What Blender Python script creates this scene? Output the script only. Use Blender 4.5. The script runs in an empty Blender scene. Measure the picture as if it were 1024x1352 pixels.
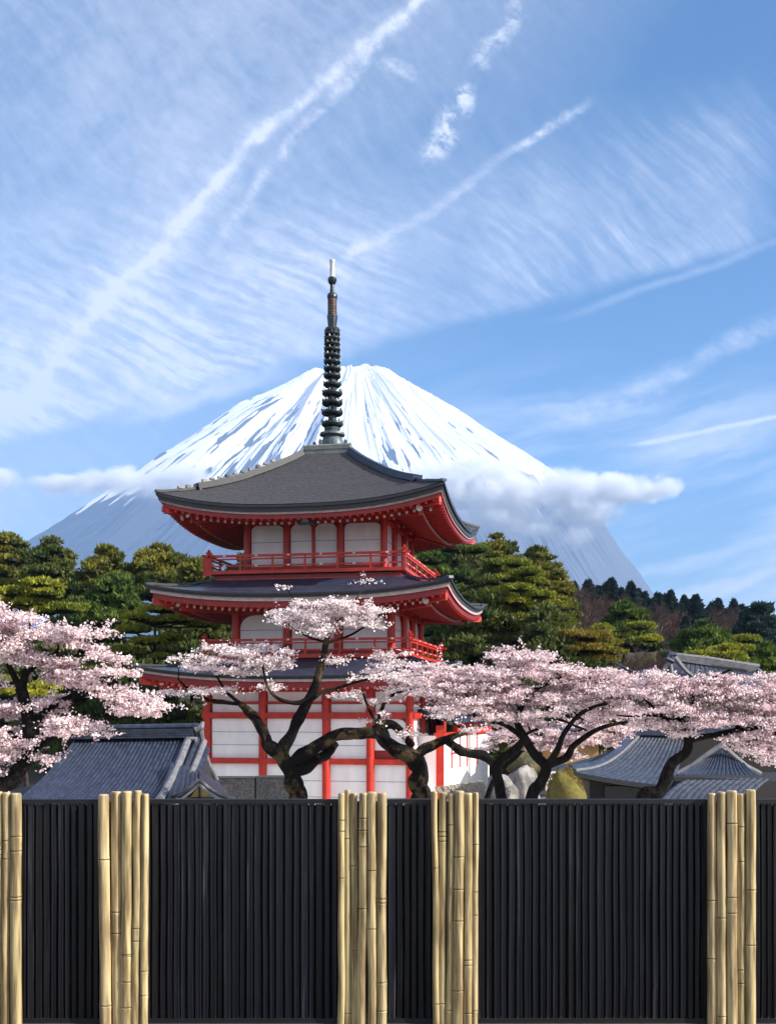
import bpy, math, random
import numpy as np
from mathutils import Vector, Matrix, noise as mnoise
R = math.radians
random.seed(7); RNG = np.random.default_rng(7)
SC = bpy.context.scene
COL = SC.collection

# ------------------------------------------------------------------ camera
FPX, CX, HY, EYE = 1471.0, 512.0, 930.0, 1.6
cam = bpy.data.cameras.new('camera'); camo = bpy.data.objects.new('camera', cam); COL.objects.link(camo)
camo.location = (0, 0, EYE); camo.rotation_euler = (R(90), 0, 0)
cam.sensor_fit = 'HORIZONTAL'; cam.sensor_width = 36; cam.lens = 36*FPX/1024
cam.shift_y = (HY-676)/1024; cam.clip_start = .1; cam.clip_end = 60000
SC.camera = camo
def P(px, py, Y): return Vector(((px-CX)*Y/FPX, Y, EYE+(HY-py)*Y/FPX))

# ------------------------------------------------------------------ sun and view
SUN_EL, SUN_DIR = R(30), Vector((.955, -.31, 0)).normalized()
sl = bpy.data.lights.new('sun', 'SUN'); sl.energy = 4.6; sl.angle = R(.5); sl.color = (1, .94, .85)
so = bpy.data.objects.new('sun', sl); COL.objects.link(so)
sv = Vector((SUN_DIR.x*math.cos(SUN_EL), SUN_DIR.y*math.cos(SUN_EL), math.sin(SUN_EL)))
so.rotation_euler = sv.to_track_quat('Z', 'Y').to_euler(); so.location = (30, -10, 40)
SC.view_settings.view_transform = 'Standard'; SC.view_settings.look = 'None'
SC.view_settings.exposure = 0.86; SC.view_settings.gamma = 1
SC.cycles.max_bounces = 6; SC.cycles.diffuse_bounces = 3; SC.cycles.glossy_bounces = 2
SC.cycles.transmission_bounces = 2; SC.cycles.volume_bounces = 10; SC.cycles.transparent_max_bounces = 6
SC.cycles.use_denoising = True; SC.cycles.caustics_reflective = False
SC.cycles.volume_step_rate = 1.0; SC.cycles.volume_max_steps = 400

# ------------------------------------------------------------------ node expressions
class E:
    nt = None
    def __init__(s, v): s.v = v
    def _o(s, op, *a):
        n = E.nt.nodes.new('ShaderNodeMath'); n.operation = op
        for i, x in enumerate((s,)+a):
            x = x.v if isinstance(x, E) else x
            if isinstance(x, (int, float)): n.inputs[i].default_value = x
            else: E.nt.links.new(x, n.inputs[i])
        return E(n.outputs[0])
    def __add__(s, o): return s._o('ADD', o)
    __radd__ = __add__
    def __sub__(s, o): return s._o('SUBTRACT', o)
    def __rsub__(s, o): return E(o)._o('SUBTRACT', s)
    def __mul__(s, o): return s._o('MULTIPLY', o)
    __rmul__ = __mul__
    def __truediv__(s, o): return s._o('DIVIDE', o)
    def __pow__(s, o): return s._o('POWER', o)
    def abs(s): return s._o('ABSOLUTE')
    def sin(s): return s._o('SINE')
    def max(s, o): return s._o('MAXIMUM', o)
    def min(s, o): return s._o('MINIMUM', o)
def sstep(x, a, b, lo=0., hi=1.):
    n = E.nt.nodes.new('ShaderNodeMapRange'); n.interpolation_type = 'SMOOTHSTEP'
    E.nt.links.new(x.v, n.inputs[0])
    for i, q in enumerate((a, b, lo, hi)): n.inputs[i+1].default_value = q
    return E(n.outputs[0])
def comb(x, y, z=0.):
    n = E.nt.nodes.new('ShaderNodeCombineXYZ')
    for i, q in enumerate((x, y, z)):
        if isinstance(q, E): E.nt.links.new(q.v, n.inputs[i])
        else: n.inputs[i].default_value = q
    return n.outputs[0]
def nz(vec, scale, detail=4, rough=.55, dist=0.):
    n = E.nt.nodes.new('ShaderNodeTexNoise'); E.nt.links.new(vec, n.inputs['Vector'])
    n.inputs['Scale'].default_value = scale; n.inputs['Detail'].default_value = detail
    n.inputs['Roughness'].default_value = rough; n.inputs['Distortion'].default_value = dist
    return E(n.outputs[0])
def sepxyz(v):
    n = E.nt.nodes.new('ShaderNodeSeparateXYZ'); E.nt.links.new(v, n.inputs[0])
    return [E(n.outputs[i]) for i in range(3)]

# ------------------------------------------------------------------ world: sky with high cirrus
W = bpy.data.worlds.new("World"); SC.world = W; W.use_nodes = True
nt = W.node_tree; E.nt = nt; nt.nodes.clear()
sky = nt.nodes.new('ShaderNodeTexSky'); sky.sky_type = 'NISHITA'; sky.sun_disc = False
sky.sun_elevation = SUN_EL; sky.sun_rotation = math.atan2(SUN_DIR.x, SUN_DIR.y)
sky.air_density = 1.0; sky.dust_density = .6; sky.ozone_density = 3.0; sky.altitude = 300
tc = nt.nodes.new('ShaderNodeTexCoord')
dx, dy, dz = sepxyz(tc.outputs['Generated'])
dya = dy.abs().max(.02)
u = dx/dya*FPX*.001+.512          # direction on the sky, thousandths of the field
v = .930-dz/dya*FPX*.001
uv = comb(u, v)
wx = nz(uv, 5, 5)-.5; wy = nz(comb(u+7.3, v+2.1), 5, 5)-.5
def rot(a, su, sv, wob=.05, off=0):
    c, s = math.cos(R(a)), math.sin(R(a))
    uu, vv = u+wx*wob, v+wy*wob
    return comb((uu*c+vv*s)*su+off, (vv*c-uu*s)*sv)
def streak(x0, y0, x1, y1, w, amp=1., fade=.12, wob=.03, bow=0.):
    x0, y0, x1, y1, w = [q*.001 for q in (x0, y0, x1, y1, w)]
    L = math.hypot(x1-x0, y1-y0); ax, ay = (x1-x0)/L, (y1-y0)/L
    uu, vv = u+wx*wob-x0, v+wy*wob-y0
    t = (uu*ax+vv*ay)/L
    d = (vv*ax-uu*ay)
    if bow: d = d-(t*(1-t))*(bow*.001*4)
    m = sstep(d.abs(), 0, w, 1, 0)
    m = m*sstep(t, -fade, fade)*sstep(t, 1-fade, 1+fade, 1, 0)
    return m*amp
fine = nz(rot(50, 9, 46, .07), 1.0, 8, .66)
fineb = nz(rot(24, 8, 66, .05, 3), 1.0, 7, .62)
finec = nz(rot(44, 8, 60, .05, 5), 1.0, 7, .62)
soft = nz(rot(-42, 2.2, 5, .1), 1.0, 5, .55)
# broad thin veil, upper left
veil = sstep(u+v*.75+(soft-.5)*.45, .40, 1.05, 1, 0)
veil = veil*(sstep(fine, .28, .78)*.26+sstep(soft, .25, .75)*.62+.16)*.62
# feathered band with fine cross ribs
low = (v-(.555-(u-.1)*.262)+(wy*.05))          # lower edge of the band
band = sstep(low, -.26, -.07)*sstep(low, -.012, .012, 1, 0)*sstep(u, .95, 1.06, 1, 0)
band2 = sstep(low, -.42, -.1)*sstep(low, -.02, .012, 1, 0)*sstep(u, .2, .55, 1, 0)
rside = sstep(u, .45, .8)
ribs = sstep(fineb*(1-rside)+finec*rside, .34, .70)
big = sstep(nz(uv, 5, 3), .35, .65)
feather = band*(ribs*(big*.34+.18)+.24)*(soft*1.2+.3)*(sstep(nz(uv, 9, 4), .3, .7)*.5+.7)+band2*(ribs*.2+.08)
lw = nz(rot(-14, 2.2, 15, .06, 9), 1.0, 6, .6)
lowv = sstep(v, .44, .6)*sstep(u, .45, .7)*sstep(lw, .36, .66)*.7+sstep(v, .58, .74)*sstep(lw, .3, .7)*.30
rag = nz(rot(20, 22, 30, .05, 2), 1., 6, .7)
wx = wx+(nz(comb(u+3, v), 26, 6, .65)-.5)*.45; wy = wy+(nz(comb(u, v+4), 26, 6, .65)-.5)*.45
st = streak(580, -20, 40, 520, 13, .50, .06, .05, 26)*sstep(rag, .28, .75, .35, 1)*sstep(v, .1, .5, 1, .7)+streak(575, -20, 40, 520, 34, .28, .06, .06, 26)*sstep(rag, .3, .7, .2, 1)
st = st+streak(570, -10, 300, 300, 14, .5, .2, .05, 12)*sstep(rag, .3, .7)
st = st+streak(768, 148, 455, 350, 12, .42, .08, .06, 8)*sstep(rag, .3, .7, .2, 1)
st = st+streak(760, 150, 690, 195, 12, .5, .2, .05)*sstep(rag, .35, .65)
st = st+streak(572, 200, 622, 108, 26, .95, .2, .09)*sstep(rag, .4, .62)
st = st+streak(630, 85, 690, 10, 26, .6, .3, .09)*sstep(rag, .42, .66)
st = st+streak(505, 85, 548, 100, 14, .6, .3, .06)*sstep(rag, .35, .6)
st = st+streak(690, 560, 1040, 420, 24, .5, .2, .08, 12)*sstep(rag, .3, .7, .15, 1)
st = st+streak(835, 588, 1060, 545, 5, .6, .1, .012)
st = st+streak(800, 770, 1060, 700, 14, .42, .25, .04)*(lw+.3)
st = st+streak(180, 545, 360, 500, 20, .5, .3, .05)
st = st+streak(-40, 545, 60, 525, 24, .5, .3, .05)
st = st+streak(760, 410, 1040, 315, 9, .22, .25, .03)
cl = (veil+feather+lowv+st)
cl = cl*(sstep(nz(uv, 60, 4), .2, .8)*.25+.85)
cl = cl.min(.93).max(0.)
cl = cl*sstep(dy, .02, .2)+(1-sstep(dy, .02, .2))*.75  # overcast added to the unseen sky behind the camera, raises ambient light
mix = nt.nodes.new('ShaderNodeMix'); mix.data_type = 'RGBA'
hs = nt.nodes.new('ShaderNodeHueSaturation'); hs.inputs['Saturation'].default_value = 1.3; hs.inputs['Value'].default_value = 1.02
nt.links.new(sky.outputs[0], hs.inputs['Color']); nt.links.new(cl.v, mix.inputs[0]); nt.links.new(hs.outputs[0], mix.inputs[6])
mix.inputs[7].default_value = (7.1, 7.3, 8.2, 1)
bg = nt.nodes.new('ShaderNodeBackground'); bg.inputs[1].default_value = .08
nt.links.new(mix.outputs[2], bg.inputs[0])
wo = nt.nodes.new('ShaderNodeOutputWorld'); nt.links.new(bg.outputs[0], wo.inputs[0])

# ------------------------------------------------------------------ materials
MATS = {}
def mat(name, col, rough=.6, metal=0., col2=None, nscale=4., nrange=(.35, .65), stretch=(1, 1, 1), bump=0., bscale=30.,
        island=0., coords='Object', spec=.5, trans=0., objrand=0., detail=5, bdist=.02):
    if name in MATS: return MATS[name]
    m = bpy.data.materials.new(name); m.use_nodes = True; MATS[name] = m
    nt = m.node_tree; E.nt = nt; b = nt.nodes['Principled BSDF']
    b.inputs['Roughness'].default_value = rough; b.inputs['Metallic'].default_value = metal
    b.inputs['Specular IOR Level'].default_value = spec
    tc = nt.nodes.new('ShaderNodeTexCoord'); mp = nt.nodes.new('ShaderNodeMapping')
    nt.links.new(tc.outputs[coords], mp.inputs[0]); mp.inputs['Scale'].default_value = stretch
    vec = mp.outputs[0]
    c = nt.nodes.new('ShaderNodeMix'); c.data_type = 'RGBA'
    c.inputs[6].default_value = (*col, 1); c.inputs[7].default_value = (*(col2 or [q*.75 for q in col]), 1)
    f = sstep(nz(vec, nscale, detail), *nrange); nt.links.new(f.v, c.inputs[0])
    out = c.outputs[2]
    for amt, sock in ((island, 'i'), (objrand, 'o')):
        if not amt: continue
        if sock == 'i': g = nt.nodes.new('ShaderNodeNewGeometry').outputs['Random Per Island']
        else: g = nt.nodes.new('ShaderNodeObjectInfo').outputs['Random']
        h = nt.nodes.new('ShaderNodeHueSaturation'); nt.links.new(out, h.inputs['Color'])
        k = E(g)*(2*amt)+(1-amt); nt.links.new(k.v, h.inputs['Value'])
        hu = E(g)._o('MULTIPLY', 7.31)._o('FRACT')*(.05*amt)+(.5-.025*amt); nt.links.new(hu.v, h.inputs['Hue'])
        out = h.outputs[0]
    nt.links.new(out, b.inputs['Base Color'])
    if bump:
        bp = nt.nodes.new('ShaderNodeBump'); bp.inputs['Strength'].default_value = bump; bp.inputs['Distance'].default_value = bdist
        nt.links.new(nz(vec, bscale, 4).v, bp.inputs['Height']); nt.links.new(bp.outputs[0], b.inputs['Normal'])
    if trans:
        t = nt.nodes.new('ShaderNodeBsdfTranslucent'); nt.links.new(out, t.inputs[0])
        ms = nt.nodes.new('ShaderNodeMixShader'); ms.inputs[0].default_value = trans
        nt.links.new(b.outputs[0], ms.inputs[1]); nt.links.new(t.outputs[0], ms.inputs[2])
        nt.links.new(ms.outputs[0], nt.nodes['Material Output'].inputs[0])
    return m
RED = mat('vermilion', (.52, .030, .010), .42, col2=(.40, .018, .008), nscale=3, bump=.15, bscale=12)
REDD = mat('dark_vermilion', (.28, .010, .008), .42, col2=(.20, .008, .008), nscale=3)
WHITE = mat('plaster', (.90, .90, .90), .75, col2=(.80, .80, .805), nscale=1.3, stretch=(1.6, 1.6, .5), bump=.12, bscale=20)
WPAINT = mat('white_paint', (.78, .74, .70), .6, col2=(.62, .58, .55), nscale=9)
PINKW = mat('eave_strip', (.50, .40, .37), .6, col2=(.36, .27, .25), nscale=5, stretch=(1, 1, 4))
BLACK = mat('roof_edge', (.012, .013, .016), .42, col2=(.02, .021, .025), nscale=6)
SHINGLE = mat('shingles', (.066, .063, .069), .75, col2=(.034, .034, .038), nscale=9, stretch=(1, 1, 3), bump=.4, bscale=25, spec=.3)
NAVY = mat('navy_tiles', (.035, .048, .085), .36, col2=(.02, .028, .05), nscale=3, bump=.2, bscale=18)
TILE = mat('blue_grey_tiles', (.034, .042, .072), .34, col2=(.014, .018, .032), nscale=7, bump=.25, bscale=30)
TILEG = mat('grey_tiles', (.05, .058, .082), .42, col2=(.022, .027, .04), nscale=6, bump=.25, bscale=30)
TILEL = mat('pale_ridge_tiles', (.19, .19, .20), .5, col2=(.12, .12, .13), nscale=5, bump=.2, bscale=20)
BRONZE = mat('dark_bronze', (.018, .024, .028), .34, .6, col2=(.05, .065, .07), nscale=7, bump=.3, bscale=14)
PATINA = mat('patina', (.10, .14, .15), .5, .3, col2=(.05, .07, .08), nscale=5)
STONEG = mat('green_grey_stone', (.17, .19, .18), .7, col2=(.11, .12, .115), nscale=3)
BROWNM = mat('spire_brown', (.16, .11, .10), .5, .2, col2=(.08, .055, .05), nscale=6)
STEEL = mat('spire_pale', (.6, .6, .6), .4, .2, col2=(.45, .45, .45), nscale=6)
GRANITE = mat('granite', (.05, .052, .055), .85, col2=(.02, .021, .023), nscale=14, nrange=(.4, .6), bump=.6, bscale=20)
ROCK = mat('pale_rock', (.33, .31, .29), .85, col2=(.12, .11, .10), nscale=2.5, bump=.8, bscale=6, bdist=.06)
MOSSROCK = mat('mossy_rock', (.12, .10, .035), .9, col2=(.05, .045, .03), nscale=3, bump=.9, bscale=8, bdist=.06)
BARK = mat('bark', (.006, .005, .005), .9, col2=(.022, .016, .013), nscale=9, nrange=(.45, .75), stretch=(1, 1, .5), bump=1., bscale=14, bdist=.05, spec=.12)
BARKM = mat('mossy_bark', (.006, .005, .0045), .9, col2=(.07, .05, .024), nscale=2.6, nrange=(.52, .64), bump=1., bscale=12, bdist=.06, spec=.12)
BARKP = mat('pine_bark', (.05, .033, .025), .9, col2=(.02, .014, .012), nscale=5)
GOLD = mat('gilt', (.5, .36, .10), .5, col2=(.35, .24, .07), nscale=6)
OCHRE = mat('ochre_wall', (.35, .2, .07), .8)
CEDAR = mat('weathered_planks', (.30, .25, .18), .8, col2=(.17, .14, .10), nscale=8, stretch=(1, 1, 6))
DWOOD = mat('dark_wood', (.016, .012, .010), .7)
LAMPG = mat('lamp_glass', (.25, .30, .33), .15)
def blossom(name, c1, c2): return mat(name, c1, .7, col2=c2, nscale=2.2, nrange=(.35, .7), island=.25, trans=.22, spec=.2)
BL1 = blossom('blossom', (.90, .755, .755), (.82, .62, .64))
BL2 = blossom('blossom_pale', (.91, .82, .81), (.85, .69, .69))
def needles(name, c1, c2, n=.35): return mat(name, c1, .7, col2=c2, nscale=n, nrange=(.35, .65), island=.35, trans=.3, spec=.2)
PN_Y = needles('needles_yellow_green', (.36, .34, .035), (.16, .20, .024))
PN_O = needles('needles_ochre', (.30, .20, .04), (.19, .18, .025))
PN_G = needles('needles_green', (.15, .20, .032), (.045, .09, .024))
PN_M = needles('needles_mid', (.24, .22, .035), (.06, .09, .022))
PN_D = needles('needles_dark', (.07, .105, .03), (.13, .145, .034))
PN_B = needles('needles_blue', (.022, .045, .046), (.035, .06, .055))
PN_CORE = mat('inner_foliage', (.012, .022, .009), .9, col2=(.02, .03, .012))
TWIG = mat('bare_twigs', (.11, .065, .06), .9, col2=(.16, .10, .08), nscale=.4, island=.2)

# ------------------------------------------------------------------ mesh helpers
class MB:
    def __init__(s): s.v = []; s.f = []; s.m = []; s.n = 0
    def add(s, V, F, mi=0):
        s.v.extend([tuple(p) for p in V]); s.f.extend([tuple(i+s.n for i in f) for f in F]); s.m.extend([mi]*len(F)); s.n += len(V)
    def box(s, c, d, rz=0., mi=0, M=None):
        V = [Vector(((i & 1)-.5, ((i >> 1) & 1)-.5, ((i >> 2) & 1)-.5)) for i in range(8)]
        V = [Vector((p.x*d[0], p.y*d[1], p.z*d[2])) for p in V]
        if M: V = [M @ p for p in V]
        if rz:
            q = Matrix.Rotation(rz, 3, 'Z'); V = [q @ p for p in V]
        V = [p+Vector(c) for p in V]
        s.add(V, [(0, 2, 3, 1), (4, 5, 7, 6), (0, 1, 5, 4), (2, 6, 7, 3), (0, 4, 6, 2), (1, 3, 7, 5)], mi)
    def beam(s, a, b, w, h, mi=0, up=(0, 0, 1)):
        a, b = Vector(a), Vector(b); d = b-a; L = d.length
        if L < 1e-6: return
        d.normalize(); r = d.cross(Vector(up)).normalized(); q = r.cross(d)
        V = [p+r*(i*w/2)+q*(j*h/2) for p in (a, b) for i, j in ((-1, -1), (1, -1), (1, 1), (-1, 1))]
        s.add(V, [(3, 2, 1, 0), (4, 5, 6, 7), (0, 1, 5, 4), (1, 2, 6, 5), (2, 3, 7, 6), (3, 0, 4, 7)], mi)
    def tube(s, pts, rad, n=8, mi=0, caps=True, jit=0.):
        pts = [Vector(p) for p in pts]; k = len(pts)
        if not hasattr(rad, '__len__'): rad = [rad]*k
        V = []; ref = None
        for i, p in enumerate(pts):
            t = (pts[min(i+1, k-1)]-pts[max(i-1, 0)]).normalized()
            if ref is None: ref = t.orthogonal().normalized()
            ref = (ref-t*ref.dot(t)).normalized(); bi = t.cross(ref)
            for j in range(n):
                a = 2*math.pi*j/n; r = rad[i]
                if jit: r *= 1+jit*mnoise.noise(Vector((p.x*3+math.cos(a)*1.3, p.y*3+math.sin(a)*1.3, p.z*3)))
                V.append(p+ref*(math.cos(a)*r)+bi*(math.sin(a)*r))
        F = [(i*n+j, i*n+(j+1) % n, (i+1)*n+(j+1) % n, (i+1)*n+j) for i in range(k-1) for j in range(n)]
        if caps: F += [tuple(reversed(range(n))), tuple(range((k-1)*n, k*n))]
        s.add(V, F, mi)
    def lathe(s, prof, n=20, c=(0, 0, 0), mi=0):
        k = len(prof); V = []
        for r, z in prof:
            for j in range(n):
                a = 2*math.pi*j/n; V.append((c[0]+r*math.cos(a), c[1]+r*math.sin(a), c[2]+z))
        F = [(i*n+j, i*n+(j+1) % n, (i+1)*n+(j+1) % n, (i+1)*n+j) for i in range(k-1) for j in range(n)]
        F += [tuple(reversed(range(n))), tuple(range((k-1)*n, k*n))]
        s.add(V, F, mi)
    def grid(s, fn, nu, nv, mi=0, flip=False):
        V = [fn(i/nu, j/nv) for j in range(nv+1) for i in range(nu+1)]
        F = [(j*(nu+1)+i, j*(nu+1)+i+1, (j+1)*(nu+1)+i+1, (j+1)*(nu+1)+i) for j in range(nv) for i in range(nu)]
        if flip: F = [tuple(reversed(f)) for f in F]
        s.add(V, F, mi)
    def prism(s, poly, off, mi=0):      # closed polygon extruded by vector off
        n = len(poly); off = Vector(off); V = [Vector(p) for p in poly]; V += [p+off for p in V]
        F = [tuple(reversed(range(n))), tuple(range(n, 2*n))]+[(i, (i+1) % n, n+(i+1) % n, n+i) for i in range(n)]
        s.add(V, F, mi)
    def build(s, name, mats, parent=None, smooth=False):
        me = bpy.data.meshes.new(name); me.from_pydata(s.v, [], s.f)
        for m in (mats if isinstance(mats, (list, tuple)) else [mats]): me.materials.append(m)
        if any(s.m): me.polygons.foreach_set('material_index', s.m)
        if smooth: me.polygons.foreach_set('use_smooth', [True]*len(s.f))
        me.update()
        return link(name, me, parent)
def link(name, me, parent=None):
    o = bpy.data.objects.new(name, me); COL.objects.link(o)
    if parent: o.parent = parent
    return o
def thing(name, label, cat, loc=(0, 0, 0), rz=0., group=None):
    o = bpy.data.objects.new(name, None); COL.objects.link(o); o.location = loc; o.rotation_euler = (0, 0, rz)
    o.empty_display_size = .3
    return tag(o, label, cat, group)
def tag(o, label, cat, group=None):
    o['label'] = label; o['category'] = cat
    if group: o['group'] = group
    return o
def struct(o): o['kind'] = 'structure'; return o
def npmesh(name, V, nper, mats, parent=None, mi=None):
    """V: (k*nper,3) array, consecutive groups form faces."""
    V = np.asarray(V, dtype=np.float32).reshape(-1, 3); nv = len(V); nf = nv//nper
    me = bpy.data.meshes.new(name); me.vertices.add(nv); me.vertices.foreach_set('co', V.ravel())
    me.loops.add(nv); me.loops.foreach_set('vertex_index', np.arange(nv, dtype=np.int32))
    me.polygons.add(nf); me.polygons.foreach_set('loop_start', np.arange(0, nv, nper, dtype=np.int32))
    me.polygons.foreach_set('loop_total', np.full(nf, nper, dtype=np.int32))
    for m in (mats if isinstance(mats, (list, tuple)) else [mats]): me.materials.append(m)
    if mi is not None: me.polygons.foreach_set('material_index', np.asarray(mi, dtype=np.int32))
    me.update(); me.validate()
    return link(name, me, parent)
def autosmooth(o, deg=35):
    me = o.data; me.polygons.foreach_set('use_smooth', [True]*len(me.polygons))
    import bmesh
    bm = bmesh.new(); bm.from_mesh(me); lim = R(deg)
    for e in bm.edges:
        if len(e.link_faces) == 2 and e.calc_face_angle(0) > lim: e.smooth = False
    bm.to_mesh(me); bm.free(); return o

# ------------------------------------------------------------------ terrain
RIDGE = [(-140, 100, 9), (-60, 92, 7), (-30, 90, 6), (-12, 92, 5.5), (8, 104, 9.5), (21, 128, 9.5), (40, 165, 8), (66, 200, 7), (120, 260, 7), (240, 340, 8)]
def terr(x, y):
    if y < 6.6: return 0.
    base = -2.5 if y > 12 else -2.5*(y-6.6)/5.4
    h = 0
    for (x0, y0, h0), (x1, y1, h1) in zip(RIDGE, RIDGE[1:]):
        dx_, dy_ = x1-x0, y1-y0; t = max(0, min(1, ((x-x0)*dx_+(y-y0)*dy_)/(dx_*dx_+dy_*dy_)))
        d = math.hypot(x-x0-t*dx_, y-y0-t*dy_)
        h = max(h, (h0+t*(h1-h0)+2.5)*math.exp(-(d/(27 if y < 400 else 40))**2))
    return base+h+ (mnoise.noise(Vector((x*.05, y*.05, 0)))*1.2*min(1, h/4))
def axis(stops):
    out = []
    for a, b, n in stops: out += [a+(b-a)*i/n for i in range(n)]
    return out+[stops[-1][1]]
xs = axis([(-9300, -1500, 8), (-1500, -260, 10), (-260, -90, 20), (-90, 110, 90), (110, 300, 24), (300, 1500, 10), (1500, 9300, 8)])
ys = axis([(-300, -10, 6), (-10, 6.6, 6), (6.6, 12, 6), (12, 55, 16), (55, 230, 80), (230, 500, 24), (500, 2500, 10), (2500, 12800, 10)])
mb = MB(); nx = len(xs)
V = [(x, y, terr(x, y)) for y in ys for x in xs]
F = [(j*nx+i, j*nx+i+1, (j+1)*nx+i+1, (j+1)*nx+i) for j in range(len(ys)-1) for i in range(nx-1)]
mb.add(V, F)
GROUND = mat('earth', (.04, .032, .02), .95, col2=(.014, .020, .010), nscale=.35, bump=.6, bscale=3, bdist=.1)
nt = GROUND.node_tree; E.nt = nt; bs = nt.nodes['Principled BSDF']
gx, gy, gzz = sepxyz([n for n in nt.nodes if n.type == 'TEX_COORD'][0].outputs['Object'])
jit_ = (nz([n for n in nt.nodes if n.type == 'TEX_COORD'][0].outputs['Object'], .5, 4)-.5)*3
msk = sstep((gx-2).abs()+jit_, 12, 13, 1, 0)*sstep(gy+jit_, 12, 13)*sstep(gy+jit_, 45, 46, 1, 0)
mx = nt.nodes.new('ShaderNodeMix'); mx.data_type = 'RGBA'; nt.links.new(msk.v, mx.inputs[0])
nt.links.new(bs.inputs['Base Color'].links[0].from_socket, mx.inputs[6]); mx.inputs[7].default_value = (.64, .61, .57, 1)
nt.links.new(mx.outputs[2], bs.inputs['Base Color'])      # pale ground added behind the fence to bounce sun onto the pagoda walls
struct(mb.build('ground', GROUND, smooth=True))
def gz(x, y): return terr(x, y)

# ------------------------------------------------------------------ the great mountain
def vnoise(p, seed=0):       # smooth value noise, p (...,2)
    p = np.asarray(p, dtype=np.float64); i = np.floor(p).astype(np.int64); f = p-i; f = f*f*(3-2*f)
    def h(a, b):
        n = (a*374761393+b*668265263+seed*1442695041) & 0x7fffffff
        n = ((n ^ (n >> 13))*1274126177) & 0x7fffffff
        return ((n ^ (n >> 16)) & 0xffff)/65535.
    a, b = i[..., 0], i[..., 1]
    return (h(a, b)*(1-f[..., 0])+h(a+1, b)*f[..., 0])*(1-f[..., 1])+(h(a, b+1)*(1-f[..., 0])+h(a+1, b+1)*f[..., 0])*f[..., 1]
YM = 9000.; KM = YM/FPX
cxm = (465-CX)*KM
Lr = np.array([(0, 496), (30, 494), (56, 491), (65, 496), (105, 520), (159, 549), (208, 577), (260, 607), (332, 660), (402, 712), (475, 760), (640, 860), (800, 935)], float)
Rr = np.array([(0, 495), (25, 487), (46, 488), (55, 494), (82, 511), (113, 535), (174, 573), (240, 612), (286, 645), (322, 690), (353, 735), (395, 790), (520, 935)], float)
NA, NR = 2200, 320
az = np.linspace(0, 2*np.pi, NA, endpoint=False); tt = np.linspace(0, 1, NR)**.9
A, T = np.meshgrid(az, tt, indexing='ij')
wr = (.5+.5*np.cos(A))              # 1 to the right, 0 to the left
wr = wr*wr*(3-2*wr)
kk = T*(len(Lr)-1)
def prof(a, c): return np.interp(kk, np.arange(len(a)), a[:, c])
rad = prof(Lr, 0)*(1-wr)+prof(Rr, 0)*wr
yy = prof(Lr, 1)*(1-wr)+prof(Rr, 1)*wr
ca, sa = np.cos(A), np.sin(A)
def ang_noise(freq, rf, seed): # periodic in azimuth
    return vnoise(np.stack([A/(2*np.pi)*freq+vnoise(np.stack([A*3, T*4], -1), 5)*1.2, T*rf+seed*3.1], -1), seed)
g = (1-2*np.abs(ang_noise(30, 1.6, 1)-.5))*.62+(1-2*np.abs(ang_noise(74, 3, 2)-.5))*.30+(1-2*np.abs(ang_noise(170, 5, 3)-.5))*.15+(1-2*np.abs(ang_noise(380, 9, 4)-.5))*.06
amp = np.clip((T-.08)*3.0, 0, 1)*(1-np.clip((T-.7)*3, 0, .7))
Rm = rad*KM*(1+(g-.85)*.06*amp)
Z = (930-yy)*KM+(g-.85)*210*amp+(vnoise(np.stack([A/(2*np.pi)*40, T*90], -1), 9)-.5)*9
Z += np.exp(-((T-.16)/.05)**2)*(vnoise(np.stack([A/(2*np.pi)*22, T*0+2], -1), 12)-.35)*34
X = cxm+Rm*ca; Y = YM+Rm*sa*.42
# snow cover
s1 = ang_noise(60, 2.5, 21); s2 = ang_noise(330, 5, 22); s3 = ang_noise(700, 34, 23)
ypx = 930-Z/KM
line = 662+(s1-.5)*80+(s2-.5)*60
snow = 1/(1+np.exp((ypx-line)/4.))
exposed = np.clip((s2*.62+s3*.5-.66-(.06*np.clip((640-ypx)/150, -1, 1)))*9, 0, 1)*np.clip((ypx-505)/50, 0, 1)
left = np.clip(.5-ca*.8, 0, 1)
exposed = exposed*(.6+.5*left)+left*np.clip((s1*.3+s2*.4+s3*.35-.55)*5, 0, 1)*np.clip((ypx-560)/70, 0, 1)*.7
snow = np.clip(snow*(1-np.clip(exposed, 0, 1)), 0, 1)
idx = np.arange(NA*NR).reshape(NA, NR); nxt = np.roll(idx, -1, 0)
quads = np.stack([idx[:, :-1], idx[:, 1:], nxt[:, 1:], nxt[:, :-1]], -1).reshape(-1, 4)
me = bpy.data.meshes.new('mountain'); me.vertices.add(NA*NR)
me.vertices.foreach_set('co', np.stack([X, Y, Z+EYE], -1).astype(np.float32).ravel())
me.loops.add(quads.size); me.loops.foreach_set('vertex_index', quads.ravel().astype(np.int32))
me.polygons.add(len(quads)); me.polygons.foreach_set('loop_start', np.arange(0, quads.size, 4, dtype=np.int32))
me.polygons.foreach_set('loop_total', np.full(len(quads), 4, dtype=np.int32)); me.update(calc_edges=True); me.validate()
me.polygons.foreach_set('use_smooth', [True]*len(me.polygons))
at = me.attributes.new('snow', 'FLOAT', 'POINT'); at.data.foreach_set('value', snow.astype(np.float32).ravel())
mm = mat('snow_and_rock', (.9, .9, .92), .7)
nt = mm.node_tree; E.nt = nt; b = nt.nodes['Principled BSDF']
a_ = nt.nodes.new('ShaderNodeAttribute'); a_.attribute_name = 'snow'
c = nt.nodes.new('ShaderNodeMix'); c.data_type = 'RGBA'; c.inputs[6].default_value = (.075, .09, .125, 1); c.inputs[7].default_value = (.88, .88, .9, 1)
tcn = nt.nodes.new('ShaderNodeTexCoord')
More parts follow.
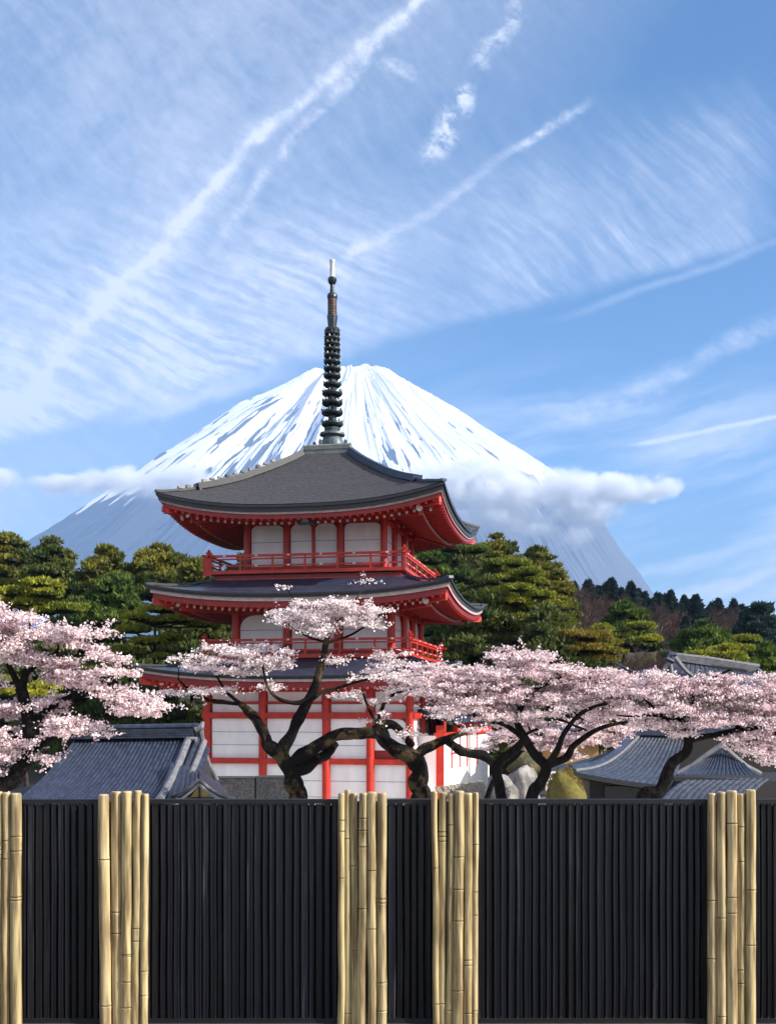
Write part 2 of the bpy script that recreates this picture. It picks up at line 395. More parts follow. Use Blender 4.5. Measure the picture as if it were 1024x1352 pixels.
ff = sstep(E(a_.outputs['Fac'])+(nz(tcn.outputs['Object'], .02, 6)-.5)*.35, .35, .6)
nt.links.new(ff.v, c.inputs[0]); nt.links.new(c.outputs[2], b.inputs['Base Color'])
me.materials.append(mm); struct(link('mountain', me))
# small far hill at the right edge
mb = MB()
def farhill(u_, v_):
    p = P(985+u_*150, 0, 2600+v_*900); hgt = math.sin(math.pi*v_)*(1-abs(u_*2-1)**1.6)
    return (p.x, p.y, -3+hgt*(2600*.077)+mnoise.noise(Vector((u_*9, v_*9, 0)))*8*hgt)
mb.grid(farhill, 30, 16)
struct(mb.build('far_hill', mat('far_hill_rock', (.16, .13, .15), .9, col2=(.22, .2, .22), nscale=.01), smooth=True))

# ------------------------------------------------------------------ bamboo and slat fence
FY = 5.6
fence = thing('bamboo_fence', 'long low fence of black slat panels between bundled pale bamboo posts in the foreground', 'fence', (0, FY, 0))
SLAT = mat('black_slats', (.005, .0056, .010), .30, col2=(.040, .041, .05), nscale=5, nrange=(.55, .78), stretch=(9, 9, .35), bump=.8, bscale=16, bdist=.004, island=.4, spec=.6)  # paler vertical streaks in the colour stand in for highlights on the slats
RAIL = mat('black_rail', (.006, .007, .011), .5)
BAMB = mat('bamboo', (.51, .405, .21), .5, col2=(.19, .13, .062), nscale=4.2, stretch=(9, 9, .7), nrange=(.36, .66), bump=.2, bscale=8, objrand=.16, spec=.4)
NODE = mat('bamboo_node', (.06, .045, .022), .7)
CUT = mat('bamboo_cut', (.55, .36, .27), .8)
def fx(px): return (px-CX)*FY/FPX
for x0, x1 in ((-160, -14), (24, 143), (189, 455), (501, 579), (621, 940), (984, 1118), (1162, 1388), (-428, -200), (1432, 1700), (-740, -472), (1744, 2010), (-1040, -784)):
    mb = MB(); x = fx(x0); xe = fx(x1)
    while x < xe:
        w = random.uniform(.030, .047); w = min(w, max(xe-x, .01))
        yo = random.uniform(-.006, .006); top = 1.105+random.uniform(-.008, .004)
        cx_ = x+w/2; n = 6; a0 = random.uniform(-.12, .12)
        for seg in range(1):
            V = []
            rows = 7
            for r_ in range(rows):
                z = .02+(top-.02)*r_/(rows-1); dx_ = .0035*mnoise.noise(Vector((x*9, z*2.2, 4)))
                for k in range(n+1):
                    q = k/n*2-1
                    V.append((cx_+dx_+q*(w/2-.0012), yo-.007*(1-q*q)**.5-(.004 if abs(q)>.6 and abs(q)<.8 else 0)+a0*q*w/2*.6, z))
            Fs = [(r_*(n+1)+k, r_*(n+1)+k+1, (r_+1)*(n+1)+k+1, (r_+1)*(n+1)+k) for r_ in range(rows-1) for k in range(n)]
            mb.add(V, Fs)
        x += w
    mb.box(((fx(x0)+xe)/2, .022, .55), (xe-fx(x0), .012, 1.08))
    o = mb.build('slat_panel', [SLAT], fence, smooth=False)
    autosmooth(o, 50)
    mb = MB(); mb.box(((fx(x0)+xe)/2, .002, 1.112), (xe-fx(x0), .034, .022))
    mb.build('rail', RAIL, fence)
    mb = MB(); mb.box(((fx(x0)+xe)/2, .006, .012), (xe-fx(x0), .04, .022)); mb.build('bottom_rail', RAIL, fence)
for bi, (x0, x1, n) in enumerate(((-24, 32, 5), (134, 198, 5), (446, 510, 6), (570, 630, 6), (931, 994, 5), (1110, 1170, 5), (-208, -150, 5), (1380, 1440, 5), (-480, -420, 5), (1692, 1752, 6), (-792, -732, 5))):
    bp = bpy.data.objects.new('bamboo_post', None); COL.objects.link(bp); bp.parent = fence; bp.location = (fx((x0+x1)/2), 0, 0)
    mb = MB(); mb.box((0, .014, .56), (fx(x1)-fx(x0)-.012, .05, 1.10)); mb.build('backing_post', RAIL, bp)
    W_ = fx(x1)-fx(x0); ws = [random.uniform(.7, 1.25) for _ in range(n)]; ks = W_/sum(ws); x = -W_/2
    for i in range(n):
        w = ws[i]*ks; r0 = w/2*1.02; cx_ = x+w/2; x += w
        lean = random.uniform(-.013, .013); top = 1.155+random.uniform(-.012, .012); yb = -.035+random.uniform(-.012, .006)
        nodes = sorted(random.uniform(.04, 1.05) for _ in range(random.choice((2, 3, 4))))
        mb = MB(); pts = []; rr = []; zz = [0.0]
        z = 0
        while z < top-.03: z += .06; zz.append(min(z, top))
        for nd in nodes: zz += [nd-.008, nd-.003, nd, nd+.003, nd+.008]
        zz = sorted(set(round(q, 4) for q in zz if q <= top)); zz.append(top)
        for z in zz:
            nr = 1.0
            for nd in nodes:
                if abs(z-nd) < .0015: nr = .93
                elif abs(z-nd) < .009: nr = 1.05
            t = z/top; wob = .006*mnoise.noise(Vector((cx_*40, z*2.5, bi)))
            pts.append((cx_+lean*(t-.5)+wob, yb, z)); rr.append(r0*nr*(1.03-.07*t))
        mb.tube(pts, rr, 14, caps=False)
        # cut top, slightly rounded
        p = pts[-1]; V = [(p[0]+math.cos(2*math.pi*j/14)*r0*.96, p[1]+math.sin(2*math.pi*j/14)*r0*.96, p[2]) for j in range(14)]
        V2 = [(p[0]+math.cos(2*math.pi*j/14)*r0*.82, p[1]+math.sin(2*math.pi*j/14)*r0*.82, p[2]+.007) for j in range(14)]
        mb.add(V+V2, [(j, (j+1) % 14, 14+(j+1) % 14, 14+j) for j in range(14)], 0)
        mb.add(V2, [tuple(range(14))], 1)
        for nd in nodes: mb.tube([(cx_+lean*(nd/top-.5), yb, nd-.0016), (cx_+lean*(nd/top-.5), yb, nd+.0016)], r0*1.015, 14, 2)
        o = mb.build('bamboo_pole', [BAMB, CUT, NODE], bp); autosmooth(o, 60)

# ------------------------------------------------------------------ pagoda
PCX, PCY, PG = -2.27, 45.39, -2.5
pag = thing('pagoda', 'three storey vermilion and white pagoda with dark curved roofs and a tall ringed spire', 'pagoda', (PCX, PCY, PG), R(-11))
def H(z): return z+EYE-PG          # height above the eye -> local height
def side4(mbf):                    # rotation of a front-side point to each of the 4 sides
    return [Matrix.Rotation(k*math.pi/2, 3, 'Z') for k in range(4)]
ROT4 = [Matrix.Rotation(k*math.pi/2, 3, 'Z') for k in range(4)]
def make_roof(s, tip, mid, r1, z1, wall_w, wall_z, topmat, bands, drop, conc=.45, thick=True, ridge_to=.72, courses=0, rs=1.):
    h = s/2; up = tip-mid
    def upf(u_): return up*(abs(u_)**2.6)
    def eave(u_, inset=0., dzz=0.):       # front side (local -y); u in -1..1
        hh = h-inset
        return Vector((u_*hh, -hh, H(mid+upf(u_)*(1-inset/h*1.0)+dzz)))
    def top(u_, t):
        hw = h+(r1-h)*t; z = mid+(z1-mid)*(t*conc+t*t*(1-conc))+upf(u_)*(1-t)**2.2
        st = 0
        if courses: st = .022*(1-((t*courses) % 1.))
        return Vector((u_*hw, -hw, H(z)+st))
    roof = bpy.data.objects.new('roof', None); COL.objects.link(roof); roof.parent = pag
    mb = MB()
    nt_ = courses*4 if courses else 20
    for M in ROT4:
        mb.grid(lambda a, b: M @ top(a*2-1, b), 48, nt_)
    cov = mb.build('roof_covering', topmat, roof, smooth=not courses)
    # fascia bands
    mb = MB(); z = 0; ins = 0.
    for (th, ins1, mi) in bands:
        for M in ROT4:
            mb.grid(lambda a, b: M @ eave(a*2-1, ins1, z-b*th), 48, 1, mi)
            mb.grid(lambda a, b: M @ eave(a*2-1, ins+(ins1-ins)*b, z), 48, 1, mi)
        z -= th; ins = ins1
    mb.build('eave_trim', [BLACK, PINKW, REDD], roof)
    # soffit in two tiers with rafters
    reach = h-wall_w/2; k1 = drop
    zo = z+.02
    def soff(u_, inset, dz_): return Vector((u_*(h-inset), -(h-inset), H(mid+upf(u_)*max(0, 1-inset/reach)**1.2+dz_)))
    t1 = reach*.42
    mb = MB()
    for M in ROT4:
        mb.grid(lambda a, b: M @ soff(a*2-1, ins+(t1-ins)*b, zo+.14*b), 48, 3, 0, True)
        mb.grid(lambda a, b: M @ soff(a*2-1, t1, zo+.14-.15*b), 48, 1, 0, True)
        mb.grid(lambda a, b: M @ soff(a*2-1, t1+(reach+.1-t1)*b, zo-.01+(wall_z-mid-zo+.01)*b), 48, 4, 0, True)
        n = int(s/.27)
        for i in range(n):
            u_ = -1+2*(i+.5)/n
            x = u_*h
            if abs(x) < h-ins-.1:
                def sx(inset, dz_): return Vector((x, -(h-inset), H(mid+upf(x/(h-inset))*max(0, 1-inset/reach)**1.2+dz_)))
                e = min(t1, h-abs(x))
                if e > ins+.1: mb.beam(M @ sx(ins+.03, zo-.03), M @ sx(e, zo+.14*(e-ins)/(t1-ins)-.03), .085, .09)
                if abs(x) < h-t1-.12:
                    e = min(reach, h-abs(x)); q = (e-t1)/(reach-t1)
                    a = sx(t1-.08, zo-.05); bq = sx(e, zo-.05+(wall_z-mid-zo)*q)
                    mb.beam(M @ a, M @ bq, .10, .12)
                    mb.box(M @ (a+Vector((0, -.012, 0))), (.085, .03, .09) if M in (ROT4[0], ROT4[2]) else (.03, .085, .09), mi=1)
        # hip rafter with round white cap
        a = soff(1, ins+.05, zo-.1); bq = soff(1, reach, wall_z-mid-.08)
        mb.beam(M @ a, M @ bq, .2, .24)
        cpt = soff(1, t1*.95, zo-.13); dirv = Vector((1, -1, 0)).normalized()
        mb.beam(M @ (cpt+dirv*.05), M @ (bq+Vector((0, 0, -.1))), .22, .22)
        for face in (Vector((0, -1, 0)),):
            cp = soff(.93, t1*.62, zo-.06)
            mb.tube([M @ cp, M @ (cp+Vector((0, -.06, -.01)))], .12, 14, 1)
        cp = soff(-.93, t1*.62, zo-.06)
        mb.tube([M @ cp, M @ (cp+Vector((0, -.06, -.01)))], .07, 14, 1)
        # wind-bell-like white corner tip block
        a2 = soff(1, ins+.02, zo-.12)
        mb.box(M @ (a2+Vector((0, 0, .04))), (.10, .10, .2), rz=R(45))
    mb.build('soffit', [RED, WPAINT], roof)
    # hip ridges
    for k, M in enumerate(ROT4):
        mb = MB(); N = 14
        pts = [M @ (top(1, 1-ridge_to*i/N)+Vector((0, 0, .05))) for i in range(N+1)]
        for a, bq in zip(pts, pts[1:]): mb.beam(a, bq+(bq-a)*.02, .34*rs, .16*rs)
        for a, bq in zip(pts, pts[1:]): mb.beam(a+Vector((0, 0, .11*rs)), bq+Vector((0, 0, .11*rs)), .2*rs, .1*rs)
        e = pts[-1]; dv = (pts[-1]-pts[-2]).normalized()
        mb.beam(e, e+dv*.1, .42*rs, .3*rs)
        pt2 = [M @ (top(1, (1-ridge_to)*(1-i/8))+Vector((0, 0, .025))) for i in range(9)]
        for a, bq in zip(pt2, pt2[1:]): mb.beam(a, bq+(bq-a)*.02, .2, .09)
        mb.build('ridge', BLACK if k else NAVY, roof)
        if k == 3 and thick:
            mb = MB()
            for i in range(4, 17):
                p = M @ (top(1, 1-.95*i/18)+Vector((0, 0, .27 if i < 14 else .13)))
                mb.box(p, (.17, .13, .07+.04*random.random()), rz=R(45))
            mb.build('ridge_ornament', mat('pale_ornament', (.34, .29, .24), .8, col2=(.08, .07, .06), nscale=3), roof)
    return roof
make_roof(10.75, 7.84, 7.22, 1.0, 9.98, 5.6, 7.42, SHINGLE, [(.10, .0, 0), (.16, .07, 0), (.07, .13, 1), (.16, .19, 2)], 0, conc=.74, courses=22)
make_roof(11.3, 4.42, 4.0, 3.72, 4.72, 6.3, 3.78, NAVY, [(.07, .0, 0), (.09, .06, 0), (.13, .12, 1), (.22, .2, 2)], 0, conc=.8, thick=False, ridge_to=.9, rs=.35)
make_roof(12.0, 1.42, 1.02, 3.95, 1.68, 8.0, .78, NAVY, [(.06, .0, 0), (.07, .06, 0), (.09, .12, 1), (.22, .2, 2)], 0, conc=.8, thick=False, ridge_to=.9, rs=.35)

def rounded_panel(x0, x1, z0, z1, y, arch=.25, th=.03):
    w = x1-x0; r = min(arch, w/2*.9); pts = [(x0, y, z0), (x1, y, z0)]
    for k in range(7):
        a = math.pi/2*k/6; pts.append((x1-r+r*math.cos(a), y, z1-r*.8+r*.8*math.sin(a)))
    for k in range(7):
        a = math.pi/2+math.pi/2*k/6; pts.append((x0+r+r*math.cos(a), y, z1-r*.8+r*.8*math.sin(a)))
    return pts, th
def make_storey(w, z0, z1, cols, colr, beams, panels, brackets=None, fits=None):
    """walls of one storey, front pattern repeated on four sides"""
    st = bpy.data.objects.new('storey', None); COL.objects.link(st); st.parent = pag
    h = w/2
    mb = MB(); mb.box((0, 0, H((z0+z1)/2)), (w-.24, w-.24, z1-z0)); mb.build('core_wall', REDD, st)
    for k, M in enumerate(ROT4):
        if k == 2: continue
        for (x0, x1, pz0, pz1, arch) in panels:
            pts, th = rounded_panel(x0, x1, H(pz0), H(pz1), -(h-.12), arch)
            mb = MB(); mb.prism([M @ Vector(p) for p in reversed(pts)], M @ Vector((0, -.035, 0)))
            # thin horizontal joint lines
            mb.build('plaster_panel', WHITE, st)
            if pz1-pz0 > 1.2:
                mb = MB()
                for zz in (.33, .66) if arch < .1 else (.62,):
                    zc = H(pz0+(pz1-pz0)*zz)
                    mb.beam(M @ Vector((x0+.02, -(h-.12)-.037, zc)), M @ Vector((x1-.02, -(h-.12)-.037, zc)), .008, .018)
                mb.build('panel_joint', mat('joint', (.2, .2, .22), .8), st)
        for x in cols:
            mb = MB(); p = M @ Vector((x, -h+.02, 0))
            if abs(x) >= h-.2 and k != 0 and x < 0: continue
            if abs(x) >= h-.2 and k == 3 and x > 0: continue
            mb.lathe([(colr*1.05, H(z0)), (colr, H(z0)+.3), (colr, H(z1))], 14, (p.x, p.y, 0))
            autosmooth(mb.build('column', RED, st))
        for (bz, bh, by, x0, x1) in beams:
            mb = MB(); mb.beam(M @ Vector((x0, -h+.02-by, H(bz))), M @ Vector((x1, -h+.02-by, H(bz))), .16, bh)
            mb.build('beam', RED, st)
        if brackets is not None:
            bz, xsb = brackets
            for x in xsb:
                mb = MB()
                def bb(c, d, mi=0):
                    c = M @ Vector(c); d = d if k % 2 == 0 else (d[1], d[0], d[2]); mb.box(c, d, mi=mi)
                bb((x, -h-.05, H(bz)+.05), (.30, .30, .14))
                bb((x, -h-.25, H(bz)+.17), (.14, .9, .12))
                bb((x, -h-.05, H(bz)+.17), (.9, .13, .11))
                for q in (-.38, 0, .38): bb((x+q, -h-.05, H(bz)+.27), (.17, .2, .09))
                bb((x, -h-.55, H(bz)+.30), (.8, .12, .11)); bb((x, -h-.5, H(bz)+.42), (.13, .9, .12))
                bb((x, -h-.71, H(bz)+.17), (.10, .02, .09), 1)
                for q in (-.46, .46): bb((x+q*.985, -h-.05, H(bz)+.17), (.012, .10, .08), 1)
                for q in (-.30, 0, .30): bb((x+q, -h-.625, H(bz)+.30), (.10, .02, .06), 1)
                mb.build('bracket', [RED, WPAINT], st)
    return st
c1 = [-2.7, -1.12, 1.0, 2.7]
make_storey(5.6, 4.85, 7.5, c1, .13,
    [(6.98, .13, .0, -2.75, 2.75), (5.25, .12, 0, -2.75, 2.75)],
    [(-2.55, -1.27, 5.2, 6.9, .22), (-.97, -.12, 5.2, 6.93, .3), (-.0, .85, 5.2, 6.93, .3), (1.15, 2.55, 5.2, 6.9, .22),
     (-2.3, -1.75, 7.07, 7.28, .1), (-.62, -.2, 7.07, 7.28, .1), (.1, .5, 7.07, 7.28, .1), (1.5, 2.1, 7.07, 7.28, .1)],
    (7.05, c1))
c2 = [-3.05, -1.0, 1.0, 3.05]
make_storey(6.3, 1.6, 3.9, c2, .15,
    [(3.50, .14, 0, -3.1, 3.1), (2.0, .12, 0, -3.1, 3.1)],
    [(-2.88, -1.18, 1.9, 3.42, .6), (-.82, .82, 1.9, 3.42, .5), (1.18, 2.88, 1.9, 3.42, .6)],
    (3.48, c2))
c3 = [-3.9, -1.7, .75, 2.42, 3.9]
make_storey(8.0, -4.1, 1.0, c3, .15,
    [(.55, .16, .02, -3.95, 3.95), (-.42, .22, .03, -4.05, 4.05), (-2.13, .2, .0, -3.95, 3.95), (.05, .07, -.02, -3.95, 3.95)],
    [(-3.7, -1.88, .1, .46, .01), (-1.52, .57, .1, .46, .01), (.93, 2.24, .1, .46, .01), (2.6, 3.74, .1, .46, .01),
     (-3.7, -1.88, -.3, 0, .01), (-1.52, .57, -.3, 0, .01), (.93, 2.24, -.3, 0, .01), (2.6, 3.74, -.3, 0, .15),
     (-3.72, -1.86, -2.02, -.54, .01), (-1.54, .59, -2.02, -.54, .01), (.91, 2.26, -2.02, -.54, .01), (2.58, 3.76, -1.7, -.54, .35),
     (-3.74, -1.84, -4.05, -2.24, .01), (-1.56, .61, -4.05, -2.24, .01), (.89, 2.28, -4.05, -2.24, .01), (2.56, 3.78, -4.05, -2.24, .01)],
    (.56, [c3[0], c3[1], c3[2], c3[3], c3[4]]))
# centre mullion of the top storey doors
mb = MB(); mb.box((-.06, -2.73, H(6.05)), (.13, .08, 1.75)); mb.build('door_post', RED, pag)

def make_balcony(b, zdeck, skirt, rh, shift=0.):
    bl = bpy.data.objects.new('balcony', None); COL.objects.link(bl); bl.parent = pag; bl.location = (shift, 0, 0)
    h = b/2
    mb = MB(); mb.box((0, 0, H(zdeck-.04)), (b-.05, b-.05, .08)); mb.box((0, 0, H(zdeck-skirt/2-.06)), (b-.35, b-.35, skirt-.1))
    mb.build('deck', REDD, bl)
    for k, M in enumerate(ROT4):
        mb = MB()
        mb.beam(M @ Vector((-h, -h, H(zdeck-.02))), M @ Vector((h, -h, H(zdeck-.02))), .10, .13)
        mb.beam(M @ Vector((-h+.1, -h+.14, H(zdeck-skirt+.05))), M @ Vector((h-.1, -h+.14, H(zdeck-skirt+.05))), .1, .1)
        mb.build('skirt_board', RED, bl)
        mb = MB(); ext = .22
        for zz, th in ((.22, .05), (.48, .055), (rh, .09)):
            e = ext if zz == rh else .0
            mb.beam(M @ Vector((-h-e, -h, H(zdeck+zz))), M @ Vector((h+e, -h, H(zdeck+zz))), .075, th)
        mb.build('handrail', [RED], bl)
        n = max(5, int(b/1.2)); 
        for i in range(n+1):
            x = -h+b*i/n
            if i == n: continue
            mb = MB(); big = (i == 0)
            w = .11 if big else .07
            q = M @ Vector((x, -h, 0))
            mb.box((q.x, q.y, H(zdeck+rh/2+.02)), (w, w, rh+(.16 if big else .0)))
            if big: mb.box((q.x, q.y, H(zdeck+rh+.13)), (.2, .2, .05)); mb.lathe([(.05, 0), (.07, .05), (.02, .11)], 8, (q.x, q.y, H(zdeck+rh+.16)))
            mb.build('post', RED, bl)
        # small white metal fittings on the rails
        mb = MB()
        for i in range(n):
            x = -h+b*(i+.5)/n
            for zz in (rh, .22): mb.beam(M @ Vector((x-.05, -h-.045, H(zdeck+zz))), M @ Vector((x+.05, -h-.045, H(zdeck+zz))), .02, .06)
        mb.build('rail_fitting', WPAINT, bl)
make_balcony(7.55, 5.02, .36, .60, -.12)
make_balcony(7.9, 1.82, .3, .60, -.05)
mb = MB()   # newel panel seen at the left end of the top balcony
mb.box((-3.95, -3.77, H(5.25)), (.34, .1, .75)); mb.box((-3.95, -3.77, H(5.66)), (.44, .16, .06)); mb.build('newel', RED, pag)
# square lamp under the top eave
lamp = bpy.data.objects.new('eave_lamp', None); COL.objects.link(lamp); lamp.parent = pag
mb = MB(); mb.box((.15, -4.6, H(6.74)), (.62, .3, .3)); mb.box((.15, -4.6, H(6.95)), (.1, .1, .2)); mb.build('housing', BLACK, lamp)
mb = MB(); mb.box((.15, -4.755, H(6.73)), (.28, .02, .15)); mb.build('lens', LAMPG, lamp)
# spire
sp = bpy.data.objects.new('spire', None); COL.objects.link(sp); sp.parent = pag
def sz(py): return H((930-py)*45.39/FPX)
mp_ = 45.39/FPX
mb = MB(); mb.prism([(x*.98, y*.98, sz(600)) for x, y in ((-1, -1), (1, -1), (1, 1), (-1, 1))], (0, 0, .02))
zb, zt_ = sz(609), sz(592)
V = [(-.98, -.98, zb), (.98, -.98, zb), (.98, .98, zb), (-.98, .98, zb), (-.95, -.95, zt_-.08), (.95, -.95, zt_-.08), (.95, .95, zt_-.08), (-.95, .95, zt_-.08),
     (-.80, -.80, zt_), (.80, -.80, zt_), (.80, .80, zt_), (-.80, .80, zt_)]
mb.add(V, [(i, (i+1) % 4, 4+(i+1) % 4, 4+i) for i in range(4)]+[(4+i, 4+(i+1) % 4, 8+(i+1) % 4, 8+i) for i in range(4)]+[(8, 9, 10, 11)])
mb.build('spire_base', STONEG, sp)
mb = MB()
mb.lathe([(.50, sz(593)), (.50, sz(586)), (.40, sz(580)), (.36, sz(577)), (.52, sz(575)), (.50, sz(572)), (.30, sz(570)), (.34, sz(566)), (.22, sz(563)), (.20, sz(556))], 24)
for a in range(8):
    q = 2*math.pi*a/8+.3; mb.lathe([(.06, 0), (.08, .12), (.07, .2), (.02, .26)], 8, (math.cos(q)*.72, math.sin(q)*.72, sz(592)))
autosmooth(mb.build('spire_bowl', PATINA, sp))
mb = MB(); mb.tube([(0, 0, sz(575)), (0, 0, sz(430))], .17, 14); autosmooth(mb.build('spire_mast', BRONZE, sp))
ys_ = [560, 545, 532, 519.5, 508, 497, 487.5, 478.5, 470, 462, 454.5, 447.5, 441]
for i, y in enumerate(ys_):
    r = (.435, .43, .42, .41, .36, .345, .34, .335, .33, .325, .32, .315, .31)[i]; th = .10 if i < 4 else .085
    mb = MB(); n = 26
    prof_ = [(r-.17, -th*.4), (r-.05, -th), (r, -th*.5), (r+.015, 0), (r, th*.6), (r-.06, th), (r-.17, th*.3)]
    mb.lathe(prof_, n, (0, 0, sz(y)))
    for a in range(10):
        q = 2*math.pi*a/10+i*.3; mb.tube([(math.cos(q)*(r-.03), math.sin(q)*(r-.03), sz(y)+th*.6), (math.cos(q)*(r+.0), math.sin(q)*(r+.0), sz(y)+th*1.5)], [.05, .025], 6)
    autosmooth(mb.build('spire_ring', BRONZE, sp))
mb = MB(); mb.lathe([(.30, sz(440)), (.33, sz(437)), (.28, sz(433.5)), (.20, sz(432))], 20); mb.lathe([(.17, sz(432.5)), (.215, sz(418)), (.215, sz(417))], 18)
autosmooth(mb.build('spire_collar', BRONZE, sp))
mb = MB(); prof_ = []
for i in range(11):
    z = 416.8-i*2.1; prof_ += [(.19, sz(z)), (.165, sz(z-.7)), (.165, sz(z-1.5)), (.19, sz(z-1.9))]
mb.lathe(prof_, 18); autosmooth(mb.build('spire_sleeve', BROWNM, sp))
mb = MB(); mb.lathe([(.2, sz(394)), (.215, sz(391)), (.17, sz(387.5)), (.10, sz(387)), (.085, sz(376)), (.13, sz(374.5)), (.18, sz(371)), (.18, sz(367.5)), (.1, sz(365))], 18)
autosmooth(mb.build('spire_jewel', BRONZE, sp))
mb = MB(); mb.lathe([(.13, sz(366)), (.10, sz(363)), (.095, sz(347)), (.11, sz(346)), (.11, sz(343))], 16); autosmooth(mb.build('finial', STEEL, sp))

# ------------------------------------------------------------------ white annex right of the pagoda
ax, ay = 1.95, 42.2; an = thing('white_annex', 'low sunlit white annex with vermilion frieze and posts beside the pagoda', 'building', (ax, ay, PG), 0)
d = Vector((2.35, 5.2, 0)); dl = d.length; d.normalize(); nrm = Vector((d.y, -d.x, 0))
def anp(s_, o_, z): return d*s_+nrm*o_+Vector((0, 0, z))
mb = MB(); mb.prism([anp(0, 0, 0), anp(dl, 0, 0), anp(dl, -3.0, 0), anp(0, -3.0, 0)], (0, 0, 2.9)); mb.build('wall', WHITE, an)
mb = MB(); mb.beam(anp(1.6, .02, 3.15), anp(dl, .02, 3.15), .2, .5); mb.build('frieze', RED, an)
mb = MB(); mb.beam(anp(-.1, -.05, 2.96), anp(dl+.1, -.05, 2.96), .3, .1); mb.build('lintel', RED, an)
for s_, w in ((0, .3), (3.2, .1)):
    mb = MB(); mb.beam(anp(s_, .02, 0), anp(s_, .02, 3.3), w, w, up=(1, 0, 0)); mb.build('post', RED if w > .2 else STEEL, an)
mb = MB()
for s_ in (1.2, 2.1, 2.9, 4.1): mb.beam(anp(s_, .05, 1.6), anp(s_, .05, 2.9), .05, .05, up=(1, 0, 0))
mb.beam(anp(1.2, .05, 2.2), anp(4.1, .05, 2.2), .05, .05); mb.build('grille', RED, an)
mb = MB(); mb.prism([anp(-.4, .55, 3.4), anp(dl+.4, .55, 3.4), anp(dl+.1, -1.6, 4.0), anp(-.1, -1.6, 4.0)], (0, 0, .12)); mb.build('roof', NAVY, an)

# ------------------------------------------------------------------ stone blocks, planks, rocks
for i, (x0, x1, y0) in enumerate(((262, 336, 1028), (338, 384, 1027))):
    a = P(x0, y0, 37.5); bq = P(x1, y0, 37.5)
    mb = MB(); w = bq.x-a.x; hh = a.z+2.5; n = 8
    mb.grid(lambda u_, v_: (u_*w, -.02*math.sin(u_*math.pi), hh*v_-.02+(.0 if v_ < 1 else .02*mnoise.noise(Vector((u_*6, i, 0))))), 10, 6)
    mb.grid(lambda u_, v_: (u_*w, v_*1.2, hh+.03*math.sin(v_*3)), 10, 4)
    mb.add([(0, 0, 0), (0, 1.2, 0), (0, 1.2, hh), (0, 0, hh-.02), (w, 0, 0), (w, 1.2, 0), (w, 1.2, hh), (w, 0, hh-.02)], [(0, 1, 2, 3), (4, 7, 6, 5), (1, 5, 6, 2)])
    o = mb.build('stone_block', GRANITE); o.location = (a.x, 37.5, -2.5)
    tag(o, ('wider dark granite block next to the tiled roof gable', 'narrower dark granite block behind the gnarled trunk')[i], 'stone block')
def rock(px, py, Y, rx, ry, rz_, m, label, name='rock', seed=0, cat='rock'):
    c = P(px, py, Y); s = Y/FPX; mb = MB()
    n1, n2 = 22, 14
    def fn(u_, v_):
        a = u_*2*math.pi; b_ = math.pi*(v_-.5); q = Vector((math.cos(a)*math.cos(b_), math.sin(a)*math.cos(b_), math.sin(b_)))
        k = 1+.28*mnoise.noise(q*1.6+Vector((seed, 0, 0)))+.12*mnoise.noise(q*4+Vector((seed, 3, 0)))
        return (q.x*rx*s*k, q.y*rz_*k, q.z*ry*s*k)
    mb.grid(fn, n1, n2); o = mb.build(name, m, smooth=True); o.location = c
    return tag(o, label, cat)
rock(690, 1040, 32, 22, 28, .6, ROCK, 'pale grey boulder between the cherry trunks', seed=3)
rock(660, 1050, 31, 22, 26, .5, ROCK, 'smaller pale boulder at the foot of the left cherry trunk', seed=8)
rock(693, 1010, 33, 26, 16, .5, MOSSROCK, 'mossy brown stone lying on top of the pale boulders', seed=11)
rock(735, 1050, 30, 14, 24, .5, ROCK, 'narrow pale boulder touching the mossy mound', seed=15)
rock(690, 985, 46, 20, 22, .8, MOSSROCK, 'mossy stone standing further back behind the boulders', seed=19)
# ramp of planks
rp = thing('plank_cover', 'weathered sloping plank cover beside the annex wall', 'plank cover', P(600, 1070, 33))
a0, a1, b0, b1 = Vector((-.2, 0, 0)), Vector((1.15, 1.3, .0)), None, None
mb = MB()
for i in range(7):
    x0 = .0+i*.21; mb.beam((x0-.1, -.3, .0), (x0-.1-.35, .9, .62+.03*i), .195, .04)
mb.box((.55, .9, .25), (1.5, .08, .6)); mb.build('planks', CEDAR, rp)

# ------------------------------------------------------------------ tiled roofs
def tiled(mb, fn, width, length, pitch=.27, course=.25, amp=.045, step=.012, mi=0):
    """fn(u,t)->Vector on the smooth roof; adds rows of round tiles"""
    nc = max(2, int(width/pitch)); nr = max(2, int(length/course)); sub = 6
    prof_ = [0, .55, .95, 1, .95, .55]
    V = []; W_ = nc*sub+1; rows = []
    for j in range(nr):
        rows += [(j/nr, 0.), ((j+1)/nr, step)]
    for (t, st_) in rows:
        for i in range(W_):
            u_ = i/(W_-1); p = fn(u_, t); k = prof_[i % sub]
            k = amp*(k if (i//sub) % 1 == 0 else 0)
            # flat pan between rolls
            V.append((p.x, p.y, p.z+k-st_+step))
    F = [(j*W_+i, j*W_+i+1, (j+1)*W_+i+1, (j+1)*W_+i) for j in range(len(rows)-1) for i in range(W_-1)]
    mb.add(V, F, mi)
